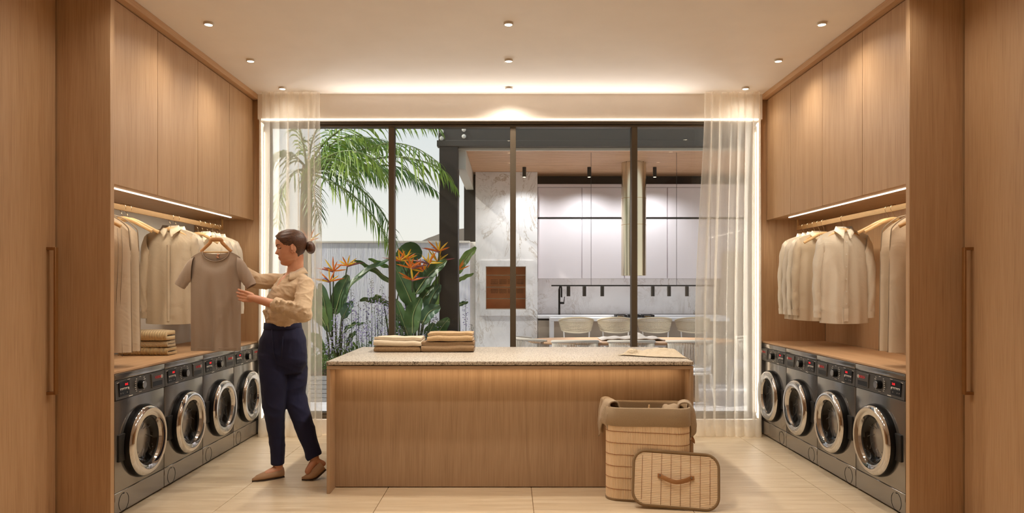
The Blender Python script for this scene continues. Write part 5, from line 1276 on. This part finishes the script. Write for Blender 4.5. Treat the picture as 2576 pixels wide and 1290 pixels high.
# neck, chest
nb = W(739, 700, 5.02)
body.cap(hp_(-.022, 0, .045), nb, .047, .054, 20); body.cap(hp_(-.03, 0, .06), nb+Vector((.015, .0, 0)), .045, .052, 20)
chest = W(722, 745, 5.03); 
def ering(c, ax, ay, rx, ry, n=28): return [c+ax*rx*math.cos(2*PI*k/n)+ay*ry*math.sin(2*PI*k/n) for k in range(n)]
tx_ = (W(770, 716, 4.91)-W(708, 707, 5.14)); tx_.z = 0; tx_.normalize(); ty_ = Vector((0, 0, 1)).cross(tx_)
TR = [(825, 712, 5.04, .118, .105), (812, 711, 5.04, .126, .112), (795, 714, 5.04, .140, .122), (770, 718, 5.03, .156, .130), (745, 726, 5.02, .170, .130), (728, 732, 5.02, .172, .122), (714, 736, 5.02, .160, .106), (702, 738, 5.02, .126, .088), (692, 740, 5.02, .088, .070), (683, 741, 5.02, .060, .055)]
body.loft([ering(W(x, y, Y), tx_, ty_, a-.007, b-.007) for y, x, Y, a, b in TR[3:]])
# ---- arms
Lsh, Lel, Lwr = W(770, 716, 4.91), W(760, 786, 4.76), W(641, 751, 4.795)
Rsh, Rel, Rwr = W(708, 707, 5.14), W(650, 709, 5.07), W(592, 672, 4.99)
body.cap(Lel, Lwr, .040, .026, 16); body.cap(Lel.lerp(Lwr, .25), Lel.lerp(Lwr, .55), .041, .034, 16)
body.cap(Rel, Rwr, .040, .026, 16)
def hand(wr, dirv, up, palmn, mb, curl, spread=.0, thumb=True, sc=1.0):
    """dirv fingers, up: index side, palmn: towards the palm"""
    d, u, n = dirv.normalized(), up.normalized(), palmn.normalized()
    kn = []
    mb.cap(wr, wr+d*.03*sc, .024*sc, .024*sc, 12)
    for i in range(4):
        o = (1.5-i)*.0205*sc; base = wr+d*(.082-.004*abs(i-1))*sc+u*o
        mb.cap(wr+d*.02*sc+u*o*.62, base, .0135*sc, .0105*sc, 10)
        L = (.042, .047, .044, .035)[i]*sc; p = base; ang = 0; dd = d.copy()
        for j, (l, r0, r1) in enumerate(((L, .0088, .0080), (L*.62, .0080, .0074), (L*.5, .0074, .0062))):
            ang += curl[j]+.06*(i-1.5)*spread; dd = (d*math.cos(ang)+n*math.sin(ang)+u*(.04*(1.5-i)*spread)).normalized()
            q = p+dd*l; mb.cap(p, q, r0*sc, r1*sc, 10); p = q
        kn.append(p)
    if thumb:
        p = wr+d*.026*sc+u*.018*sc+n*.012*sc; q = p+(d*.65+u*.12+n*.9).normalized()*.040*sc; r = q+(d*.8+u*.1+n*.45).normalized()*.032*sc; s_ = r+(d*.95+n*.15).normalized()*.024*sc
        mb.cap(p, q, .0135*sc, .0112*sc, 10); mb.cap(q, r, .0105*sc, .0092*sc, 10); mb.cap(r, s_, .009*sc, .0072*sc, 10)
    return kn
hand(Lwr, Vector((-1, .06, .22)), Vector((.22, 0, 1)), Vector((.06, 1, 0)), body, (.30, .55, .5), .5)
hand(Rwr, Vector((-.85, -.25, .45)), Vector((0, -.3, 1)), Vector((.3, -1, 0)), body, (.5, .9, .7), .4)
body.cap(Lsh, Lel, .044, .040, 14); body.cap(Rsh, Rel, .044, .040, 14); body.cap(W(724, 716, 5.08), Rsh, .05, .044, 14); body.cap(W(752, 722, 4.97), Lsh, .05, .044, 14)
body.cap(W(718, 770, 5.03), W(712, 880, 5.05), .085, .09, 16)
body.cap(W(700, 880, 5.03), W(690, 1030, 5.02), .07, .045, 14); body.cap(W(690, 1030, 5.02), W(698, 1140, 5.06), .045, .036, 14)
body.cap(W(725, 880, 5.08), W(752, 1030, 5.075), .07, .045, 14); body.cap(W(752, 1030, 5.075), W(786, 1120, 5.06), .045, .036, 14)
# ankles and feet
An1 = W(700, 1178, 5.06); An2 = W(792, 1158, 5.05)
body.cap(W(698, 1140, 5.06), An1, .040, .032, 16); body.cap(An1, W(672, 1192, 5.0), .030, .026, 14)
body.cap(W(786, 1120, 5.06), An2, .040, .031, 16); body.cap(An2, W(776, 1184, 5.0), .030, .026, 14); body.cap(An2, W(812, 1166, 5.06), .026, .022, 12)
bm_ = remesh(body, .0034, 5, .45, 'body')
obj('body', bm_, m_skin, per, sharp=180)
# face details
for s in (1, -1):
    P = [hp_(*(lambda a, uu: (a[0]+.0022, a[1]*1.02, uu))(headpt(uu, s*th), uu)) for th, uu in ((.22, .1445), (.38, .1500), (.58, .1520), (.80, .1465))]
    obj('eyebrow', MB().tube(catmull(P, 4), lambda u: .0030*(1-.6*u), 6), m_lash, per, sharp=180)
    P = [hp_(*(lambda a, uu: (a[0]+.0026, a[1]*1.03, uu))(headpt(uu, s*th), uu)) for th, uu in ((.26, .1262), (.40, .1222), (.58, .1216), (.80, .1262))]
    obj('eyelashes', MB().tube(catmull(P, 4), lambda u: .0010+.0012*u, 6), m_lash, per, sharp=180)
    c = hp_(headpt(.128, s*.48)[0]-.0040, s*.0345, .1290)
    obj('eyelid', MB().ell(c, (.0115, .0165, .0098), 14, 10), m_skin, per, sharp=180)
for uu, r in ((.0625, .0042), (.0535, .0046)):
    P = [hp_(*(lambda a: (a[0]-.0018, a[1], uu))(headpt(uu, th))) for th in (-.30, -.15, 0, .15, .30)]
    obj('lips', MB().tube(catmull(P, 4), lambda u: r*(.35+.65*math.sin(PI*u)), 8, 1), m_lip, per, sharp=180)
# ---- hair
hr_ = MB(); rows = []
def hline(th):
    a = abs(th); return interp([(0, .196), (.35, .193), (.7, .180), (.95, .160), (1.15, .140), (1.40, .132), (1.62, .118), (1.85, .070), (2.2, .045), (2.7, .030), (PI, .026)], a)
NT = 96; NU = 22
for j in range(NU+1):
    row = []
    for k in range(NT):
        th = -PI+2*PI*k/NT; h0_ = hline(th); u = lerp(h0_, .2383, (j/NU)**.8); x, y = headpt(u, th)
        off = .011*sstep(j/4)+.0006*math.sin(th*40+j*.7); q = Vector((x, y)); ln = q.length
        q = q*(1+off/max(ln, .02)) if ln > .0 else q
        row.append(hp_(q.x-.001, q.y, u+.011*sstep(j/4)*max(0, (u-.12)/.12)))
    rows.append(row)
hr_.loft(rows, True, False, True)
hair = obj('hair', hr_, m_hair, per, sharp=180)
bn = MB(); bc_ = hp_(-.122, .012, .096)
for k in range(7):
    a0 = k*.9; ring = []
    for i in range(20):
        a = 2*PI*i/20; rr = .030-.0035*k*.6; ring.append(bc_+hf*(-.008+rr*.72*math.cos(a)*math.cos(a0*.3))+hu*(rr*1.12*math.sin(a))+hl*((k-3)*.0075+.006*math.sin(a+a0)))
    bn.tube(ring, .0125, 8, loop=True)
bn.ell(bc_, (.024, .026, .034), 14, 10); obj('bun', bn, m_hair, hair, sharp=180)

# ---- blouse
bl = MB()
bl.loft([ering(W(x, y, Y), tx_, ty_, a, b) for y, x, Y, a, b in TR])
bl.cap(Lsh, Lel+Vector((0, 0, .012)), .058, .062, 18); bl.cap(Lel, Lel.lerp(Lwr, .52), .060, .048, 18); bl.ell(Lel+Vector((.008, 0, -.005)), (.060, .058, .066), 16, 10)
bl.cap(W(760, 704, 4.96), Lsh, .042, .057, 16); bl.cap(W(716, 702, 5.1), Rsh, .042, .056, 16)
bl.cap(Rsh, Rel, .057, .054, 18); bl.cap(Rel, Rel.lerp(Rwr, .6), .055, .045, 16)
R = random.Random(5)                                    # sleeve and waist creases
for k in range(9):
    q = k/8; c = Lel.lerp(Lwr, -.05+.5*q); d = Vector((R.uniform(-.2, .2), -.3, 1)).normalized(); bl.cap(c+d*.045+Vector((0, -.034, 0)), c-d*.02+Vector((R.uniform(-.03, .03), -.052, 0)), .009, .006, 8)
for k in range(7):
    q = k/6; c = Lsh.lerp(Lel, .3+.65*q)+Vector((0, -.05, 0)); bl.cap(c+Vector((-.05, .02, .015)), c+Vector((.04, -.012, -.012)), .007, .007, 8)
for k in range(14):
    a = 2*PI*k/14; c = W(712, 806, 5.04)+tx_*.118*math.cos(a)+ty_*.105*math.sin(a); bl.cap(c, c+Vector((0, 0, .07))+(tx_*math.cos(a)+ty_*math.sin(a))*.022, .012, .010, 8)
bm2 = wrinkle(remesh(bl, .006, 4, .5, 'blouse'), .0075, (9, 9, 16), 3)
bo = obj('blouse', bm2, m_blouse, per, sharp=180)
# V opening cut out of the front of the blouse
fdir = -ty_ if (-ty_).dot(Vector((-1, -.4, 0))) > 0 else ty_
vb = W(699, 728, 4.9)
cut = MB(); a = W(723.5, 680, 5.0); 
def vring(p0, d, depth): return [p0-d*.02, p0+d*depth]
mid = W(736, 690, 5.02); fd = Vector((-.78, -.62, 0)).normalized(); sd2 = Vector((0, 0, 1)).cross(fd)
tri = [(mid+sd2*.062+Vector((0, 0, .05))), (mid-sd2*.062+Vector((0, 0, .05))), (mid-sd2*.0+Vector((0, 0, -.115)))]
cut.loft([[p+fd*.0 for p in tri], [p+fd*.30 for p in tri]])
cme = mesh_from(cut, 'cut', wloc(per)); co = bpy.data.objects.new('cut', cme); COL.objects.link(co); co.location = wloc(per)
bmod = bo.modifiers.new('v', 'BOOLEAN'); bmod.object = co; bmod.operation = 'DIFFERENCE'; bmod.solver = 'EXACT'
dg = bpy.context.evaluated_depsgraph_get(); dg.update(); nm = bpy.data.meshes.new_from_object(bo.evaluated_get(dg)); bo.modifiers.clear(); bo.data = nm; nm.materials.clear(); nm.materials.append(m_blouse)
nm.polygons.foreach_set('use_smooth', [True]*len(nm.polygons)); bpy.data.objects.remove(co)
# collar flaps and placket
def strip(a, b, th=.006, n=10, bulge=.008, out=None):
    rows = []
    for i in range(n+1): rows.append([Vector(a[0]).lerp(Vector(a[1]), i/n)+(out or Vector())*bulge*math.sin(PI*i/n), Vector(b[0]).lerp(Vector(b[1]), i/n)+(out or Vector())*bulge*math.sin(PI*i/n)])
    return MB().grid(rows)
cN = 34; r0, r1, r2 = [], [], []
for i in range(cN+1):
    a = lerp(-2.25, 2.25, i/cN); d = fd*-math.cos(a)+sd2*math.sin(a); fr = sstep((abs(a)-1.0)/1.25)
    cc = W(742, 686, 5.02); r0.append(cc+d*.060+Vector((0, 0, -.012-.030*fr))+fd*.014*fr); r1.append(cc+d*.066+Vector((0, 0, .036-.040*fr))+fd*.016*fr)
    r2.append(cc+d*(.090+.020*fr)+Vector((0, 0, -.004-.052*fr))+fd*.016*fr)
co_ = obj('collar', MB().grid([r0, r1, r2]), m_blouse, bo, sharp=180, recalc=False); s = co_.modifiers.new('t', 'SOLIDIFY'); s.thickness = .004; s.offset = 0
cuffp = Lel.lerp(Lwr, .50); cd_ = (Lwr-Lel).normalized()
obj('cuff', MB().tube([cuffp-cd_*.02, cuffp, cuffp+cd_*.028, cuffp+cd_*.030, cuffp+cd_*.012], [.052, .0535, .0520, .0455, .044], 24), m_blouse, bo, sharp=60)
for py, px in ((733, 697), (765, 688), (792, 686)):
    pass
# ---- trousers
tr = MB()
X1, Y1_, = Vector((1, 0, 0)), Vector((0, 1, 0))
def pxring(py, xl, xr, Y, dep, n=30, tilt=0):
    c = W((xl+xr)/2, py, Y); r = (xr-xl)/2*Y/FPX; return [c+Vector((r*math.cos(2*PI*k/n), dep*math.sin(2*PI*k/n), tilt*math.cos(2*PI*k/n))) for k in range(n)]
tr.loft([pxring(*q) for q in ((811, 668, 756, 5.04, .105), (822, 667, 757, 5.04, .108), (850, 656, 767, 5.04, .128), (885, 650, 772, 5.05, .140), (910, 652, 771, 5.05, .130), (938, 668, 760, 5.05, .095))])
tr.loft([pxring(*q) for q in ((890, 651, 725, 5.01, .095), (950, 654, 722, 5.00, .092), (1019, 661, 717, 5.01, .082), (1044, 666, 716, 5.02, .078), (1100, 677, 716, 5.05, .066), (1140, 682, 716, 5.06, .058), (1168, 683, 715, 5.06, .052))])
tr.loft([pxring(*q) for q in ((890, 702, 773, 5.10, .095), (935, 706, 772, 5.10, .092), (990, 712, 768, 5.09, .084), (1035, 726, 780, 5.07, .078), (1090, 748, 795, 5.06, .066), (1125, 762, 804, 5.055, .058))]+[pxring(1150, 773, 809, 5.05, .052, 30, .024)])
tm_ = wrinkle(remesh(tr, .0065, 6, .5, 'trousers'), .005, (5, 5, 6), 9)
to = obj('trousers', tm_, m_trous, per, sharp=180)
obj('waistband', MB().loft([pxring(*q) for q in ((827, 665.5, 758, 5.04, .113), (826, 664.5, 759, 5.04, .116), (812, 666, 757, 5.04, .112), (811, 667, 756, 5.04, .106))], True, False, False), m_trous, to, sharp=60)
pt = MB(); pt.tube([W(712, 845, 4.905), W(710, 870, 4.900), W(708, 905, 4.905)], [.002, .0045, .001], 6); pt.tube([W(684, 828, 4.93), W(688, 880, 4.905), W(697, 930, 4.915)], [.003, .004, .001], 6)
obj('pleats', pt, m_trous, to, sharp=180)
obj('button', MB().lathe([(.0005, -.004), (.006, -.003), (.007, 0)], W(676, 825, 4.955), 'Y', 12), m_hair, to)
# ---- shoes
def shoe(name_lbl, spine, widths, heights, side, open_to=.46):
    P = catmull(spine, 5); m = len(P); up_r, so_r = [], []
    for i, p in enumerate(P):
        u = i/(m-1); t = (P[min(i+1, m-1)]-P[max(i-1, 0)]).normalized(); s = t.cross(Vector((0, 0, 1))).normalized(); n = s.cross(t)
        w = interp([(k/(len(widths)-1), x) for k, x in enumerate(widths)], u); h = interp([(k/(len(heights)-1), x) for k, x in enumerate(heights)], u)
        ring = []
        for k in range(20):
            a = 2*PI*k/20; z = h*(.5+.5*math.sin(a)) if True else 0
            zz = max(0.0, .42*h+.62*h*math.sin(a)); ring.append(p+s*w*math.cos(a)*(1-.25*max(0, math.sin(a))**2)+n*(zz+.006))
        up_r.append(ring); so_r.append([p+s*w*1.02*q+n*z for q, z in ((-1, 0), (-1, .008), (1, .008), (1, 0))])
    mb = MB(); 
    o = obj('shoe', MB().loft(up_r), m_suede, per, name_lbl, sharp=70); obj('sole', MB().loft(so_r), m_sole, o, sharp=60); return o
t1, h1 = W(634, 1211, 4.94), W(713, 1199, 5.075); t1.z = .001; h1.z = .001
shoe('taupe suede slip-on shoe', [h1, h1.lerp(t1, .33), h1.lerp(t1, .66), t1], [.024, .031, .033, .037, .036, .022, .003], [.062, .060, .058, .056, .046, .036, .016], 1)
t2 = W(759, 1208, 4.98); t2.z = .001; b2 = W(785, 1204, 5.0); b2.z = .004; h2_ = W(819, 1180, 5.05)
shoe('taupe suede slip-on shoe with raised heel', [h2_, h2_.lerp(b2, .55)+Vector((0, 0, -.006)), b2, t2], [.024, .030, .033, .036, .036, .024, .003], [.060, .060, .058, .056, .046, .034, .016], 1)

# ---- grey T-shirt on its hanger
YT = 4.89
tc_ = W(543, 640, YT); Sx = YT/FPX
tsh = thing('grey_tshirt', 'taupe grey short-sleeved T-shirt held up by the woman', 'T-shirt', (tc_.x, YT, PZ(882, YT)))
def place(mb, dz=0): mb.v = [(tc_.x+p[0], YT+p[1], p[2]) for p in mb.v]; return mb
hs = 62*Sx; zs, zn, zh = PZ(648, YT), PZ(632, YT), PZ(882, YT)
tb_ = garment(MB(), hs, 63*Sx, 63*Sx, zs, zn, zh, 34*Sx, .070, .022, .030, .012, 2.0, 52, 34)
obj('torso', place(tb_), m_taupe, tsh, sharp=180)
for s in (-1, 1):
    q = lambda x, y: (abs(x-543)*Sx, PZ(y, YT))
    sl = sleeve(MB(), s, [(hs-.022, zs+.006), q(613, 657), q(632, 688), q(645, 712)], [q(604, 705), q(607, 708), q(614, 717), q(622, 727)], (.030, .030), 3+s, 22, .0015)
    so = obj('sleeve', place(sl), m_taupe, tsh, sharp=180)
nkm = MB(); fr_ = []; bk_ = []
for k in range(25):
    q = -1+2*k/24; sq = math.sqrt(max(0, 1-q*q)); fr_.append((q*34*Sx, -.030*.25*(1-abs(q))-.004, zn-.070*sq)); bk_.append((q*34*Sx, .030*.25*(1-abs(q))+.004, zn-.022*sq))
obj('neckband', place(MB().tube(fr_, .0035, 6)), m_seam, tsh, sharp=180); obj('neckband', place(MB().tube(bk_, .0035, 6)), m_seam, tsh, sharp=180)
hem = MB().tube([(-63*Sx+k*126*Sx/20, -.034*math.sqrt(max(0.02, 1-(-1+k/10)**2)), zh+.02) for k in range(21)], .0016, 5); obj('hem_seam', place(hem), m_seam, tsh, sharp=180)
hg = hanger(m_hang2, .105, zn=1.815, drop=.085); hg['label'] = 'brown wooden hanger inside the grey T-shirt'; hg['category'] = 'hanger'
hg.location = (tc_.x, YT+.004, PZ(602, YT)+ZR-1.815)
hb = MB().cyl((-.09, 0, 1.815-ZR-.09), (.09, 0, 1.815-ZR-.09), .005, n=8); obj('trouser_bar', MB().cyl((hg.location.x-.095, YT+.004, hg.location.z+1.815-ZR-.088), (hg.location.x+.095, YT+.004, hg.location.z+1.815-ZR-.088), .005, n=8), m_hang, hg)
